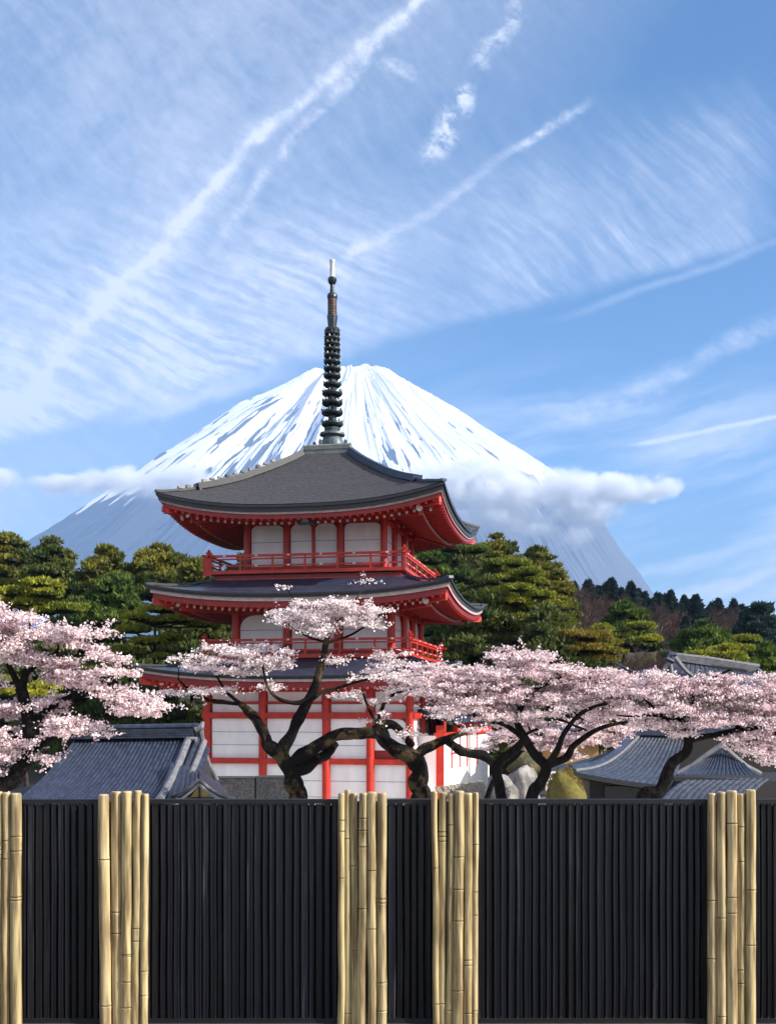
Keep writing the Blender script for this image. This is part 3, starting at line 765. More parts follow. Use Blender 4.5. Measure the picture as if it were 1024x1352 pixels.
# left hip-and-gable roof
lb = thing('tiled_hall', 'low hall with blue grey round tiled roof and gilt curved gable at lower left', 'building', (0, 0, 0))
YR, YE = 30., 26.0
pr0, pr1 = P(98, 978, YR), P(250, 976, YR); pe0, pe1 = P(-10, 1078, YE), P(204, 1066, YE)
def lroof(u_, t):      # t 0 ridge, 1 eave
    a = pr0.lerp(pr1, u_); bq = pe0.lerp(pe1, u_); p = a.lerp(bq, t); p.z -= .22*math.sin(math.pi*t)*1.0
    p.z += .10*max(0, u_-.85)/.15*t; return p
mb = MB(); tiled(mb, lroof, 5.0, 4.6, .165, .2, .04, .012); 
mb.grid(lambda u_, t: lroof(u_, t)+Vector((0, 8*(t*(1)), 0))*0+Vector((0, 0, -.12)), 20, 8)
autosmooth(mb.build('tile_roof', TILE, lb), 40)
mb = MB()
mb.grid(lambda u_, t: Vector((lroof(u_, t).x, 2*YR-lroof(u_, t).y, lroof(u_, t).z)), 20, 8); mb.build('rear_roof', TILE, lb)
# main ridge
mb = MB(); a, bq = pr0+Vector((-.1, 0, .13)), pr1+Vector((.12, 0, .13))
for k in range(4): mb.beam(a+Vector((0, 0, k*.062-.06)), bq+Vector((.0, 0, k*.062-.06)), .42-.05*k, .05)
mb.tube([a+Vector((0, 0, .19)), bq+Vector((.15, 0, .22))], .085, 10); mb.build('ridge', TILE, lb)
mb = MB()  # ridge-end ornament
e = pr1+Vector((.05, 0, .02)); mb.tube([e+Vector((-.02, -.25, .0)), e+Vector((.15, -.2, .0)), e+Vector((.15, -.2, -.2)), e+Vector((0, -.22, -.26)), e+Vector((-.03, -.22, -.14))], [.05, .07, .06, .05, .03], 8)
mb.tube([e+Vector((.1, 0, .25)), e+Vector((.28, 0, .32)), e+Vector((.32, 0, .45))], [.1, .09, .04], 8); mb.build('ridge_end', TILEL, lb)
# right verge: curved descending rolls
for off, rr, m in ((0., .10, TILEL), (.22, .07, TILE), (.40, .085, TILEL)):
    mb = MB(); pts = []
    for i in range(13):
        t = i/12; p = lroof(1, t); pts.append(p+Vector((off*(1-.2*t)+.12*t*t, .0, .07-off*.35+.03*math.sin(t*3))))
    mb.tube(pts, [rr]*13, 8); autosmooth(mb.build('verge_roll', m, lb))
# verge infill surface and gable bargeboards falling to the right-rear
mb = MB()
mb.grid(lambda u_, t: lroof(1, t)+Vector((u_*.55, u_*.1, .03-u_*.28)), 4, 12); mb.build('verge', TILE, lb)
gp = [P(264, 962, 30.1), P(268, 985, 30.6), P(274, 1005, 31.2), P(286, 1029, 31.9)]
for off, m in ((0., TILEL), (-.14, BLACK)):
    mb = MB(); mb.tube([p+Vector((off, -.02, -.02)) for p in gp], [.09, .08, .075, .07], 8); autosmooth(mb.build('bargeboard', m, lb))
mb = MB(); gw = [P(262, 975, 30.2), P(284, 1032, 31.9), P(240, 1032, 28.5)]; mb.prism(gw, (.02, .06, 0)); mb.build('gable_wall', BLACK, lb)
# lower skirt roof on the right with a small curved gable
sk0, sk1 = P(238, 1012, 28.4), P(262, 1018, 28.6)
ap = P(263, 1030, 26.6)
mb = MB()
def skirt(u_, t):
    a = P(225, 1008, 28.3).lerp(P(262, 1016, 28.8), u_); c_ = [P(205, 1060, 26.3), P(240, 1048, 26.3), P(263, 1032, 26.5)]
    q = c_[0].lerp(c_[1], u_*2) if u_ < .5 else c_[1].lerp(c_[2], u_*2-1)
    p = a.lerp(q, t); p.z -= .06*math.sin(math.pi*t); return p
tiled(mb, skirt, 1.2, 2.2, .165, .2, .03, .01); mb.build('skirt_roof', TILE, lb)
mb = MB()
mb.grid(lambda u_, t: P(263, 1017, 28.9).lerp(P(290, 1034, 29.5), u_).lerp(P(263, 1032, 26.5).lerp(P(308, 1058, 27.0), u_), t), 8, 6); mb.build('side_roof', TILE, lb)
for k, (dz_, rr, m) in enumerate(((.03, .045, TILEL), (-.04, .03, BLACK), (-.085, .035, TILEL))):
    mb = MB()
    lpts = [(200, 1061), (222, 1057), (240, 1050), (253, 1040), (263, 1031)]
    rpts = [(263, 1031), (274, 1041), (287, 1049), (300, 1054), (310, 1056)]
    mb.tube([P(x, y, 26.45-k*.03)+Vector((0, 0, dz_)) for x, y in lpts], rr, 8); mb.tube([P(x, y, 26.45-k*.03)+Vector((0, 0, dz_)) for x, y in rpts], rr, 8)
    autosmooth(mb.build('gable_edge', m, lb))
mb = MB(); mb.prism([P(244, 1060, 26.5), P(263, 1039, 26.5), P(286, 1060, 26.5)], (0, .08, 0)); mb.build('gable_panel', GOLD, lb)
mb = MB(); mb.beam(P(263, 1036, 26.42), P(263, 1070, 26.42), .05, .05, up=(1, 0, 0)); mb.beam(P(245, 1054, 26.42), P(282, 1054, 26.42), .05, .05); mb.build('gable_strut', DWOOD, lb)
mb = MB(); c0 = P(130, 1075, 28.5); mb.box((c0.x, 30, -1.6), (5.5, 4.4, 1.8)); mb.build('wall', DWOOD, lb)

# right hall: hip roof with sweeping left ridge, plus front gable
rb = thing('grey_tiled_hall', 'grey tiled hall with sweeping hip roof behind the right cherry trees', 'building', (0, 0, 0))
YA = 36.
def rroof(u_, t):
    a = P(838, 972, YA).lerp(P(905, 975, YA), u_); bq = P(752, 1024, YA-4.5).lerp(P(885, 1040, YA-4.5), u_); p = a.lerp(bq, t)
    p.z -= .30*math.sin(math.pi*t)*(1-.3*u_); p.z += .10*(1-u_)**3*t; return p
mb = MB(); tiled(mb, rroof, 3.2, 4.8, .21, .24, .035, .03); autosmooth(mb.build('tile_roof', TILEG, rb), 40)
mb = MB(); mb.grid(lambda u_, t: rroof(u_, t)+Vector((0, 0, -.14)), 12, 8); mb.grid(lambda u_, q: rroof(u_, 1)+Vector((0, 0, -.14*q+.03)), 12, 1); mb.build('eave_board', BLACK, rb)
for off, rr, m in ((0, .11, NAVY), (-.16, .07, TILEL), (.15, .05, TILEL)):
    mb = MB(); mb.tube([rroof(0, i/12)+Vector((off, 0, .1-abs(off)*.4)) for i in range(13)], rr, 8); autosmooth(mb.build('hip_ridge', m, rb))
mb = MB(); mb.beam(P(832, 966, YA), P(1010, 968, YA), .35, .22); mb.tube([P(830, 962, YA), P(1010, 964, YA)], .09, 8); mb.build('ridge', NAVY, rb)
mb = MB()
def lfar(u_, t): return P(838, 972, YA).lerp(rroof(0, 1), t)+Vector((-1.5*u_*t, 2.6*u_, -.9*u_*(1-t)-.1*u_))
mb.grid(lfar, 6, 8); mb.build('side_roof', TILEG, rb)
# gable block in front right
def groofL(u_, t):
    a = P(955, 985, 31.5).lerp(P(948, 975, 35), u_); bq = P(896, 1024, 31.0).lerp(P(890, 1018, 35), u_); p = a.lerp(bq, t); p.z -= .15*math.sin(math.pi*t); return p
mb = MB()
def gfront(u_, t):
    top = P(930+u_*46, 990+abs(u_-.5)*18, 32.5); bot = P(892+u_*110, 1024, 31.2); p = top.lerp(bot, t); p.z -= .1*math.sin(math.pi*t); return p
tiled(mb, gfront, 2.3, 1.4, .13, .3, .035, .01); autosmooth(mb.build('porch_roof', TILE, rb), 40)
for pts in ([(952, 984), (935, 995), (915, 1010), (893, 1022)], [(952, 984), (968, 998), (985, 1012), (1004, 1022)]):
    mb = MB(); mb.tube([P(x, y, 32.2) for x, y in pts], [.085, .075, .07, .07], 8); autosmooth(mb.build('porch_ridge', TILEL, rb))
mb = MB(); tiled(mb, lambda u_, t: P(905-t*25+u_*110, 1030, 31.0+0*t).lerp(P(880-10+u_*120, 1064, 29.4), t), 2.6, 2.0, .2, .22, .03, .03)
mb.build('lower_roof', TILEG, rb)
mb = MB(); mb.beam(P(888, 1028, 31.05), P(1030, 1034, 31.05), .25, .12); mb.build('lower_ridge', BLACK, rb)
mb = MB(); mb.box(P(830, 1062, 35.2), (3.4, 5., 1.9)); mb.box(P(975, 1060, 35), (4.2, 5, 1.6)); mb.build('wall', DWOOD, rb)
mb = MB(); mb.box(P(820, 1046, 32.65), (1.0, .06, .34)); mb.build('window', BLACK, rb)

# ochre walled shed beyond the cherry trunks
sh = thing('ochre_shed', 'small ochre walled shed with pale roof glimpsed between cherry trunks', 'shed', P(752, 1010, 44))
mb = MB(); mb.box((0, 0, .5), (1.9, 2, 1.4)); mb.build('wall', OCHRE, sh)
mb = MB(); mb.prism([(-1.3, -1.3, .85), (1.5, -1.3, .85), (1.2, 0, 1.5), (-1.0, 0, 1.5)], (0, 0, .1)); mb.build('roof', TILEG, sh)
mb = MB(); mb.box((0, -1.03, -.6), (2.2, .1, .9)); mb.build('base_wall', WPAINT, sh)

# far temple roof top right
tb = thing('temple_roof_hall', 'distant temple hall whose dark ridged roof rises above blossoms at far right', 'building', (0, 0, 0))
YB = 50.
mb = MB()
def troof(u_, t):
    a = P(900, 873, YB).lerp(P(1000, 888, YB), u_); bq = P(880, 905, YB-2.5).lerp(P(1075, 912, YB-2.5), u_); p = a.lerp(bq, t); p.z -= .2*math.sin(math.pi*t); return p
tiled(mb, troof, 4.5, 2.8, .25, .25, .04, .02); autosmooth(mb.build('tile_roof', TILEG, tb), 40)
mb = MB()
for k in range(4): mb.beam(P(893, 872-k*2.0, YB), P(1000, 888-k*2.4, YB), .4-.07*k, .06)
mb.tube([P(886, 864, YB), P(930, 869, YB), P(1002, 880, YB)], .10, 8); mb.build('ridge', TILEL, tb)
mb = MB(); mb.beam(P(940, 880, YB-.25), P(985, 886, YB-.25), .03, .12); mb.build('ridge_slot', BLACK, tb)
mb = MB()  # gable end with horn ornaments
mb.prism([P(889, 872, YB-.3), P(912, 893, YB-1.0), P(905, 905, YB-1), P(868, 905, YB-1.5), P(872, 890, YB-.8)], (.1, .5, 0)); mb.build('gable', NAVY, tb)
for pts in ([(889, 868), (879, 880), (872, 890), (866, 903)], [(890, 868), (898, 878), (906, 887), (914, 893)], [(884, 876), (886, 888), (892, 900)]):
    mb = MB(); mb.tube([P(x, y, YB-1.1) for x, y in pts], [.13, .1, .085, .08][:len(pts)], 8); autosmooth(mb.build('gable_roll', TILEL, tb))
mb = MB(); mb.tube([P(889, 874, YB-1.2), P(880, 870, YB-1.2), P(882, 864, YB-1.1), P(892, 864, YB-1)], [.09, .12, .12, .07], 8); autosmooth(mb.build('ridge_end', NAVY, tb))
mb = MB(); mb.beam(P(1000, 884, YB-.2), P(1012, 893, YB-.6), .14, .1); mb.build('ridge_tip', TILEL, tb)
mb = MB(); mb.grid(lambda u_, t: P(968+u_*90, 895+u_*4+t*13, YB-3-t*1.6), 10, 3); mb.grid(lambda u_, t: P(968+u_*90, 908+u_*4+t*3, YB-4.6+t*.2), 10, 1); mb.build('front_eave', NAVY, tb)
mb = MB(); c0 = P(965, 925, YB); mb.box((c0.x, YB, -.4), (5.5, 3.6, 3.6)); mb.build('wall', DWOOD, tb)
# a small dark roof crest between blossoms
ob = thing('roof_crest', 'small dark tiled roof crest peeping from blossoms left of temple roof', 'roof', P(850, 905, 44))
mb = MB(); mb.tube([(-.5, 0, .3), (-.2, 0, .42), (.25, 0, .5), (.45, 0, .3)], [.08, .16, .2, .1], 10); mb.tube([(-1.2, 0, .9), (-.6, 0, .62), (-.2, 0, .45)], .04, 6); mb.build('ridge', NAVY, ob)
mb = MB(); mb.tube([(.3, 0, .1), (.7, 0, .3), (1.15, 0, .12)], [.1, .14, .08], 8); mb.box((.2, .6, -1.3), (1.8, 1.2, 2.9)); mb.build('wall', DWOOD, ob)

# ------------------------------------------------------------------ cherry trees
def smooth_path(pts, per=4):
    pts = [Vector(p) for p in pts]; out = []
    for i in range(len(pts)-1):
        p0, p1, p2, p3 = pts[max(i-1, 0)], pts[i], pts[i+1], pts[min(i+2, len(pts)-1)]
        for k in range(per):
            t = k/per
            out.append(.5*((2*p1)+(p2-p0)*t+(2*p0-5*p1+4*p2-p3)*t*t+(3*p1-p0-3*p2+p3)*t**3))
    return out+[pts[-1]]
def faces_at(C_, size, rng, k=5, flat=.0):
    """small k-gon at each centre, random orientation"""
    n = len(C_); N_ = rng.normal(size=(n, 3)); N_[:, 2] += flat; N_ /= np.linalg.norm(N_, axis=1)[:, None]
    a = np.cross(N_, rng.normal(size=(n, 3))); a /= np.linalg.norm(a, axis=1)[:, None]; b_ = np.cross(N_, a)
    sz_ = size*rng.uniform(.65, 1.25, n)[:, None]; out = np.empty((n, k, 3))
    for j in range(k):
        th = 2*np.pi*j/k; out[:, j] = C_+a*np.cos(th)*sz_+b_*np.sin(th)*sz_
    return out.reshape(-1, 3)
def cherry(label, Y, paths, pads, seed, bm=BL1, bark=BARK, dens=1., jit=.25, fsize=.021, ntw=1.0):
    rng = np.random.default_rng(seed); rnd = random.Random(seed); s = Y/FPX
    base = P(paths[0][0][0][0], paths[0][0][0][1], Y); gzv = -2.5
    t = thing('cherry_tree', label, 'cherry tree', (base.x, Y, gzv), 0, 'flowering cherry trees behind the fence')
    off = Vector((base.x, Y, gzv))
    mb = MB(); nodes = []; nr = []
    for pi, (pts, r0, r1) in enumerate(paths):
        W3 = []; dy0 = rnd.uniform(-.6, .6) if pi else 0
        for i, p in enumerate(pts):
            dy_ = (p[2] if len(p) > 2 else dy0*i/max(1, len(pts)-1)*1.5)
            W3.append(P(p[0], p[1], Y+dy_))
        if pi == 0: W3 = [Vector((W3[0].x-.05, W3[0].y, gzv-.15))]+W3
        sp_ = smooth_path(W3, 5); m = len(sp_)
        for i, q in enumerate(sp_):
            q += Vector((mnoise.noise(q*2.1+Vector((seed, 0, 0))), mnoise.noise(q*2.1+Vector((0, seed, 0))), mnoise.noise(q*2.1+Vector((0, 0, seed)))))*.05
        rr = [(r0+(r1-r0)*(i/(m-1))**.8)*(1.25 if (pi == 0 and i < 2) else 1) for i in range(m)]
        mb.tube([q-off for q in sp_], rr, 10, jit=jit)
        st_ = 5 if pi == 0 else 1
        for q, r_ in list(zip(sp_, rr))[st_*2 if pi == 0 else 0:]: nodes.append(q); nr.append(r_)
    # targets inside pads
    T_ = []
    for pd in pads:
        cx_, cy_, rx, ry, ang = pd[:5]; dY = pd[5] if len(pd) > 5 else 0.; dn = pd[6] if len(pd) > 6 else 1.
        n = max(4 if dn > .35 else 1, int(rx*ry/26*dn*ntw)); ca_, sa_ = math.cos(R(ang)), math.sin(R(ang)); dr = max(.55, rx*s*.55)
        for _ in range(n):
            while True:
                a, b_, c_ = [rnd.uniform(-1, 1) for _ in range(3)]
                if a*a+b_*b_+c_*c_ < 1: break
            nl = max(1, round(ry/5)); ly = rnd.randrange(nl); b_ = (ly+.5)/nl*2-1+rnd.gauss(0, .10)+.25*math.sin(a*3.3+ly*2+cx_)
            x = cx_+a*rx*ca_-b_*ry*sa_; y = cy_+a*rx*sa_+b_*ry*ca_
            T_.append((P(x, y, Y+dY+c_*dr), dn))
    NV = np.array([tuple(q) for q in nodes]); NR_ = list(nr)
    TP = np.array([tuple(q[0]) for q in T_])
    d0 = np.array([np.min(np.sum((NV-p)**2, 1)) for p in TP]); order = np.argsort(d0)
    ends = []
    for oi in order:
        p = TP[oi]; dd = np.sum(((NV-p)*np.array([1, 1, 1.25]))**2, 1); j = int(np.argmin(dd)); q = NV[j]
        L = math.sqrt(dd[j]); 
        if L < .02: continue
        k = max(2, min(8, int(L/.22)+1)); a = Vector(q); bq = Vector(p)
        sag = Vector((rnd.uniform(-.1, .1), rnd.uniform(-.1, .1), rnd.uniform(-.04, .14)))*L
        pts = [a.lerp(bq, i/k)+sag*math.sin(math.pi*i/k)+Vector((rnd.gauss(0, .012), rnd.gauss(0, .012), rnd.gauss(0, .012)))*(0 if i in (0,) else 1) for i in range(k+1)]
        r0 = min(NR_[j]*.8, .017+.024*L); rr = [max(.005, r0*(1-.6*i/k)) for i in range(k+1)]
        mb.tube([v_-off for v_ in pts], rr, 5, caps=False)
        NV = np.vstack([NV, np.array([tuple(v_) for v_ in pts[1:]])]); NR_ += rr[1:]
        ends.append((pts, T_[oi][1]))
    B = []; tw = MB()
    for pts, dn in ends:
        e = pts[-1]; clumps = [(e, 1.)]
        for v_ in (pts[len(pts)//2:-1] if dn > .3 else []):
            if rnd.random() < .5: clumps.append((v_, .5))
        for c_, w in clumps:
            ntwg = rnd.randint(4, 7)
            for _ in range(ntwg):
                dv = Vector((rnd.gauss(0, 1), rnd.gauss(0, 1), rnd.gauss(.03, .15))).normalized()*rnd.uniform(.10, .34)
                q = c_+dv; q2 = q+Vector((dv.x*.35, dv.y*.35, .04))
                if rnd.random() < .5: tw.tube([c_-off, q-off, q2-off], [.006, .004, .003], 3, caps=False)
                m = int(rnd.uniform(16, 34)*dens*w*min(1.2, .4+.6*dn))
                tpar = rng.uniform(.15, 1.3, m)[:, None]
                B.append(np.array(tuple(c_))+np.array(tuple(dv))*tpar+rng.normal(0, 1, (m, 3))*np.array([.034, .034, .022]))
    o = mb.build('trunk', bark, t); autosmooth(o, 70)
    tw.build('twigs', BARK, t)
    B = np.vstack(B)-np.array(tuple(off))
    V_ = faces_at(B, fsize, rng, 5, .5)
    npmesh('crown', V_, 5, bm, t)
    print('cherry', seed, len(B), 'twigs', len(ends))
    return t
cherry('pink cherry tree at left edge, leaning trunk in front of the blue tiled roof', 20.,
    [([(-5, 1062), (18, 1027), (32, 1003), (40, 975), (36, 942), (28, 910)], .19, .10),
     ([(28, 910), (34, 888), (55, 872), (75, 862)], .09, .03), ([(28, 912), (12, 880), (0, 860)], .07, .03),
     ([(40, 962), (60, 940), (90, 922), (130, 905), (165, 915)], .085, .025), ([(34, 1000), (60, 980), (82, 968)], .09, .04),
     ([(36, 985), (12, 965), (-6, 945)], .06, .02)],
    [(70, 836, 85, 14, 8), (145, 868, 30, 6, 5), (150, 888, 28, 6, 6), (40, 873, 70, 12, 14), (115, 902, 55, 12, 20), (175, 930, 52, 14, 12), (40, 940, 55, 17, 0, .4),
     (95, 960, 40, 13, 0), (10, 985, 40, 22, 0), (62, 1003, 22, 7, 0, 0, .7), (-20, 830, 60, 25, 0), (10, 822, 40, 7, 0), (-35, 900, 40, 20, 0), (-30, 1020, 40, 20, 0)], 11, BL1)
cherry('gnarled cherry with the tallest central crown, standing directly before the pagoda wall', 24.,
    [([(391, 1062), (389, 1042), (384, 1018), (374, 1000), (378, 980), (392, 955), (410, 918), (424, 880), (431, 848), (438, 826)], .25, .045),
     ([(374, 998), (356, 985), (352, 975), (338, 952), (324, 935), (318, 930)], .16, .07), ([(318, 930), (285, 926), (255, 915), (235, 895)], .055, .02), 
     ([(322, 932), (300, 915), (285, 895)], .05, .02),
     ([(410, 920), (395, 930), (368, 924), (352, 905), (345, 880)], .06, .02), ([(404, 930), (425, 915), (455, 905), (485, 898)], .055, .02),
     ([(431, 850), (455, 842), (485, 825), (505, 812)], .035, .012), ([(432, 848), (410, 840), (390, 832)], .035, .012),
     ([(384, 1022), (405, 1010), (428, 997), (442, 982)], .17, .10), ([(380, 1012), (402, 996), (432, 978), (462, 968), (492, 966)], .15, .12),
     ([(430, 828), (385, 790), (376, 768)], .014, .008), ([(440, 826), (470, 790), (487, 762)], .014, .008)],
    [(425, 822, 78, 13, 0), (400, 808, 40, 9, -6), (455, 805, 42, 10, 6), (430, 800, 60, 8, 0), (375, 775, 2, 4, 0, 0, .2), (485, 768, 2, 5, 0, 0, .2), (505, 805, 14, 6, 0, 0, .7),
     (330, 862, 66, 11, 4), (300, 880, 60, 10, 0), (250, 872, 22, 9, 0, 0, .8), (365, 880, 34, 6, 0, 0, .7), (280, 912, 44, 6, 0, 0, .7), (350, 908, 30, 5, 0, 0, .5), (225, 915, 22, 6, 0, 0, .5),
     (455, 872, 26, 5, 0, 0, .5), (490, 893, 26, 6, -8, 0, .7), (450, 920, 16, 5, 0, 0, .5)], 12, BL2, BARKM, dens=.9, jit=.55)
cherry('gnarled cherry with short thick mossy stump and twisted limb before the annex', 25.,
    [([(556, 1062), (552, 1040), (553, 1015), (541, 998), (522, 990), (508, 976), (497, 962)], .26, .13),
     ([(497, 962), (480, 970), (455, 972), (438, 976)], .12, .06), ([(497, 962), (520, 958), (535, 975), (545, 985)], .11, .08),
     ([(545, 1000), (562, 988), (585, 978), (612, 968), (625, 962)], .14, .05), ([(590, 978), (606, 990), (622, 996), (642, 1000), (652, 1012)], .09, .10),
     ([(490, 975), (515, 920), (560, 905), (600, 895)], .05, .02), ([(500, 962), (488, 940), (480, 915)], .05, .02)],
    [(520, 885, 40, 12, 0), (555, 905, 45, 12, 0), (490, 925, 20, 6, 0, 0, .6), (520, 868, 25, 8, 0, 0, .7), (500, 945, 14, 5, -30, 0, .5), (620, 965, 14, 5, 0, 0, .6), (540, 970, 18, 5, 0, 0, .6), (585, 940, 30, 9, 0, 0, .8)], 13, BL2, BARKM, dens=.9, jit=.6)
cherry('broad pink cherry right of centre, forked black trunk above the pale boulders', 23.,
    [([(702, 1062), (712, 1036), (722, 1016), (706, 996), (692, 975), (684, 952), (690, 930)], .16, .06),
     ([(722, 1016), (736, 985), (752, 958), (772, 938), (802, 928)], .08, .03), ([(720, 1014), (745, 1002), (758, 985), (775, 970), (800, 960), (832, 954)], .10, .03),
     ([(690, 975), (668, 958), (640, 950), (605, 940)], .07, .025), ([(690, 978), (700, 965), (735, 952)], .05, .02), ([(690, 930), (705, 910), (740, 895)], .06, .02),
     ([(664, 1062, .8), (658, 1036, .8), (655, 1012, .7), (672, 995, .5), (692, 976, .1)], .13, .08), ([(735, 950), (765, 960), (772, 965)], .03, .02)],
    [(590, 905, 55, 15, 4), (640, 915, 65, 17, 6), (700, 868, 42, 9, 16), (655, 868, 26, 5, 38), (720, 888, 62, 12, 10), (690, 905, 75, 16, 6), (770, 895, 55, 13, 8), (760, 915, 70, 14, 6),
     (640, 940, 60, 13, 6), (710, 935, 70, 12, 4), (790, 935, 55, 12, 0), (610, 930, 40, 12, 6), (830, 905, 40, 11, 5), (570, 885, 30, 8, 0), (620, 890, 40, 9, -8), (690, 958, 40, 8, 0, .4)], 14, BL1, dens=.85)
cherry('pale cherry standing behind the forked one, its blossom low over the boulders', 29.,
    [([(640, 1062), (660, 1020), (690, 990), (720, 975)], .10, .04), ([(720, 975), (760, 965), (800, 955)], .04, .02)],
    [(700, 965, 60, 14, 0), (760, 970, 60, 16, 4), (720, 985, 50, 9, 0), (800, 950, 50, 14, 0), (655, 975, 20, 10, 0), (800, 975, 35, 8, 0), (640, 985, 12, 8, 0), (745, 1000, 25, 6, 0, 0, .5)], 15, BL1, dens=.8, fsize=.024)
cherry('wide pink cherry at right edge, sinuous black trunk in front of the grey tiled hall', 22.,
    [([(846, 1062), (868, 1048), (878, 1028), (886, 1008), (904, 990), (907, 972), (898, 950), (893, 935)], .17, .06),
     ([(900, 955), (880, 950), (862, 936), (850, 925)], .05, .02), ([(905, 978), (935, 972), (965, 965), (995, 962), (1030, 950)], .08, .03),
     ([(897, 950), (912, 932), (916, 912), (930, 900), (965, 885)], .05, .02), ([(893, 940), (860, 945), (815, 945)], .045, .015), ([(970, 962), (1000, 945), (1030, 975)], .04, .02)],
    [(860, 912, 62, 15, 0), (925, 905, 62, 13, -3), (985, 905, 50, 12, 0), (880, 935, 60, 13, 0), (945, 930, 70, 14, 0), (1005, 930, 48, 15, 0), (870, 958, 36, 8, 8), (930, 950, 55, 10, 0),
     (1005, 958, 40, 12, 5), (1000, 985, 35, 12, 12), (970, 975, 30, 7, 15), (1015, 1005, 22, 8, 0), (1030, 900, 30, 12, 0), (860, 892, 20, 7, 0), (1050, 950, 40, 25, 0), (895, 970, 20, 5, 0)], 16, BL1, dens=.85)

# ------------------------------------------------------------------ pines and background woods
def pad_faces(C_, rx, rz, rng, n, blade, up=.6):
    """needle tufts over a flattened dome pad"""
    q = rng.normal(size=(n, 3)); q /= np.linalg.norm(q, axis=1)[:, None]; q[:, 2] = np.where(q[:, 2] < -.35, -q[:, 2], q[:, 2])
    wob = 1+.22*np.sin(q[:, 0]*7+C_[0]*3)*np.cos(q[:, 1]*6+C_[1])
    rr = rng.uniform(.78, 1.05, n)*wob
    base = C_+np.stack([q[:, 0]*rx*rr, q[:, 1]*rx*rr, q[:, 2]*rz*rr], -1)
    dirv = np.stack([q[:, 0]*.6, q[:, 1]*.6, np.abs(q[:, 2])*.5+up], -1)+rng.normal(0, .45, (n, 3)); dirv /= np.linalg.norm(dirv, axis=1)[:, None]
    side = np.cross(dirv, rng.normal(size=(n, 3))); side /= np.linalg.norm(side, axis=1)[:, None]
    L = blade*rng.uniform(.6, 1.3, n)[:, None]
    return np.stack([base-side*L*.33, base+side*L*.33, base+dirv*L], 1).reshape(-1, 3)
def ellip(mb, c, rx, rz, n1=10, n2=6, seed=0):
    mb.grid(lambda u_, v_: (c[0]+rx*math.cos(2*math.pi*u_)*math.sin(math.pi*v_), c[1]+rx*math.sin(2*math.pi*u_)*math.sin(math.pi*v_), c[2]-rz*math.cos(math.pi*v_)), n1, n2)
def pine(label, Y, cx_, ytop, ybot, hw, mt, seed, style='cloud', padr=None, npads=None, group='pines on the hillside', expl=None, lean=0., blade=.30, name='pine_tree', flat=.46, fill=1.):
    """crown given by its outline; style: cloud (clear flat pads) or dense"""
    rnd = random.Random(seed); rng = np.random.default_rng(seed); s = Y/FPX
    top = P(cx_, ytop, Y); bot = P(cx_, ybot, Y); Rw = hw*s*(1.22 if style == 'dense' else 1); Hc = top.z-bot.z
    gzv = min(gz(top.x, Y), bot.z-.6); off = Vector((top.x, Y, gzv))
    t = thing(name, label, 'pine tree', tuple(off), 0, group)
    pads = []
    if expl:
        for (x, y, rx, ry) in expl: pads.append((P(x, y, Y+rnd.uniform(-.6, .6))-off, rx*s, ry*s))
    else:
        npd = npads or 95; pr = padr or Rw*.27
        for i in range(npd):
            h = ((i+.5)/npd)**.75; 
            env = Rw*max(.25, h**.45)
            a = i*2.39996+rnd.uniform(-.4, .4); rr_ = env*(math.sqrt(rnd.uniform(.12, 1.15)) if i > 1 else .1)
            r_ = pr*rnd.uniform(.6, 1.35)*(.7+.3*h)
            z = top.z-Hc*h-r_*flat*.9+rnd.uniform(-.10, .05)*Hc
            pads.append((Vector((top.x+math.cos(a)*max(0, rr_-r_*.6), Y+math.sin(a)*max(0, rr_-r_*.6), z))-off, r_, r_*flat*rnd.uniform(.8, 1.2)))
    mb = MB(); H_ = top.z-gzv
    trunk = [Vector((0, 0, -.3)), Vector((lean*.3+rnd.uniform(-.2, .2), 0, H_*.3)), Vector((lean*.7+rnd.uniform(-.3, .3), rnd.uniform(-.2, .2), H_*.65)), Vector((lean, 0, H_*.93))]
    tr = smooth_path(trunk, 4); rt = max(.10, H_*.022); mb.tube(tr, [rt*(1-.75*i/(len(tr)-1)) for i in range(len(tr))], 8, jit=.3)
    for (c_, rx, rz) in pads:
        k = min(range(len(tr)), key=lambda i: abs(tr[i].z-(c_.z-.3*rx))); a = tr[k]
        m = a.lerp(c_, .5)+Vector((0, 0, -.1*rx)); mb.tube([a, m, c_+Vector((0, 0, -rz*.3))], [rt*.4, rt*.3, rt*.12], 5, caps=False)
    mb.build('trunk', BARKP, t)
    co = MB(); Fs = []
    for (c_, rx, rz) in pads:
        ellip(co, c_+Vector((0, 0, -rz*.08)), rx*.7, rz*.62)
        area = rx*rx*3.2; n = int(min(2600, max(60, area/(blade*blade)*7*fill)))
        Fs.append(pad_faces(np.array(tuple(c_)), rx, rz, rng, n, blade))
        for _ in range(max(2, int(rx/ .35))):   # small satellites roughen the outline
            a = rnd.uniform(0, 6.283); q = c_+Vector((math.cos(a)*rx*.85, math.sin(a)*rx*.85, rnd.uniform(-.2, .5)*rz))
            Fs.append(pad_faces(np.array(tuple(q)), rx*.32, rz*.45, rng, max(25, n//9), blade))
    F_ = np.vstack(Fs)
    cr = npmesh('crown', F_, 3, mt, t)
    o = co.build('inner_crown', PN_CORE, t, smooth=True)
    return t
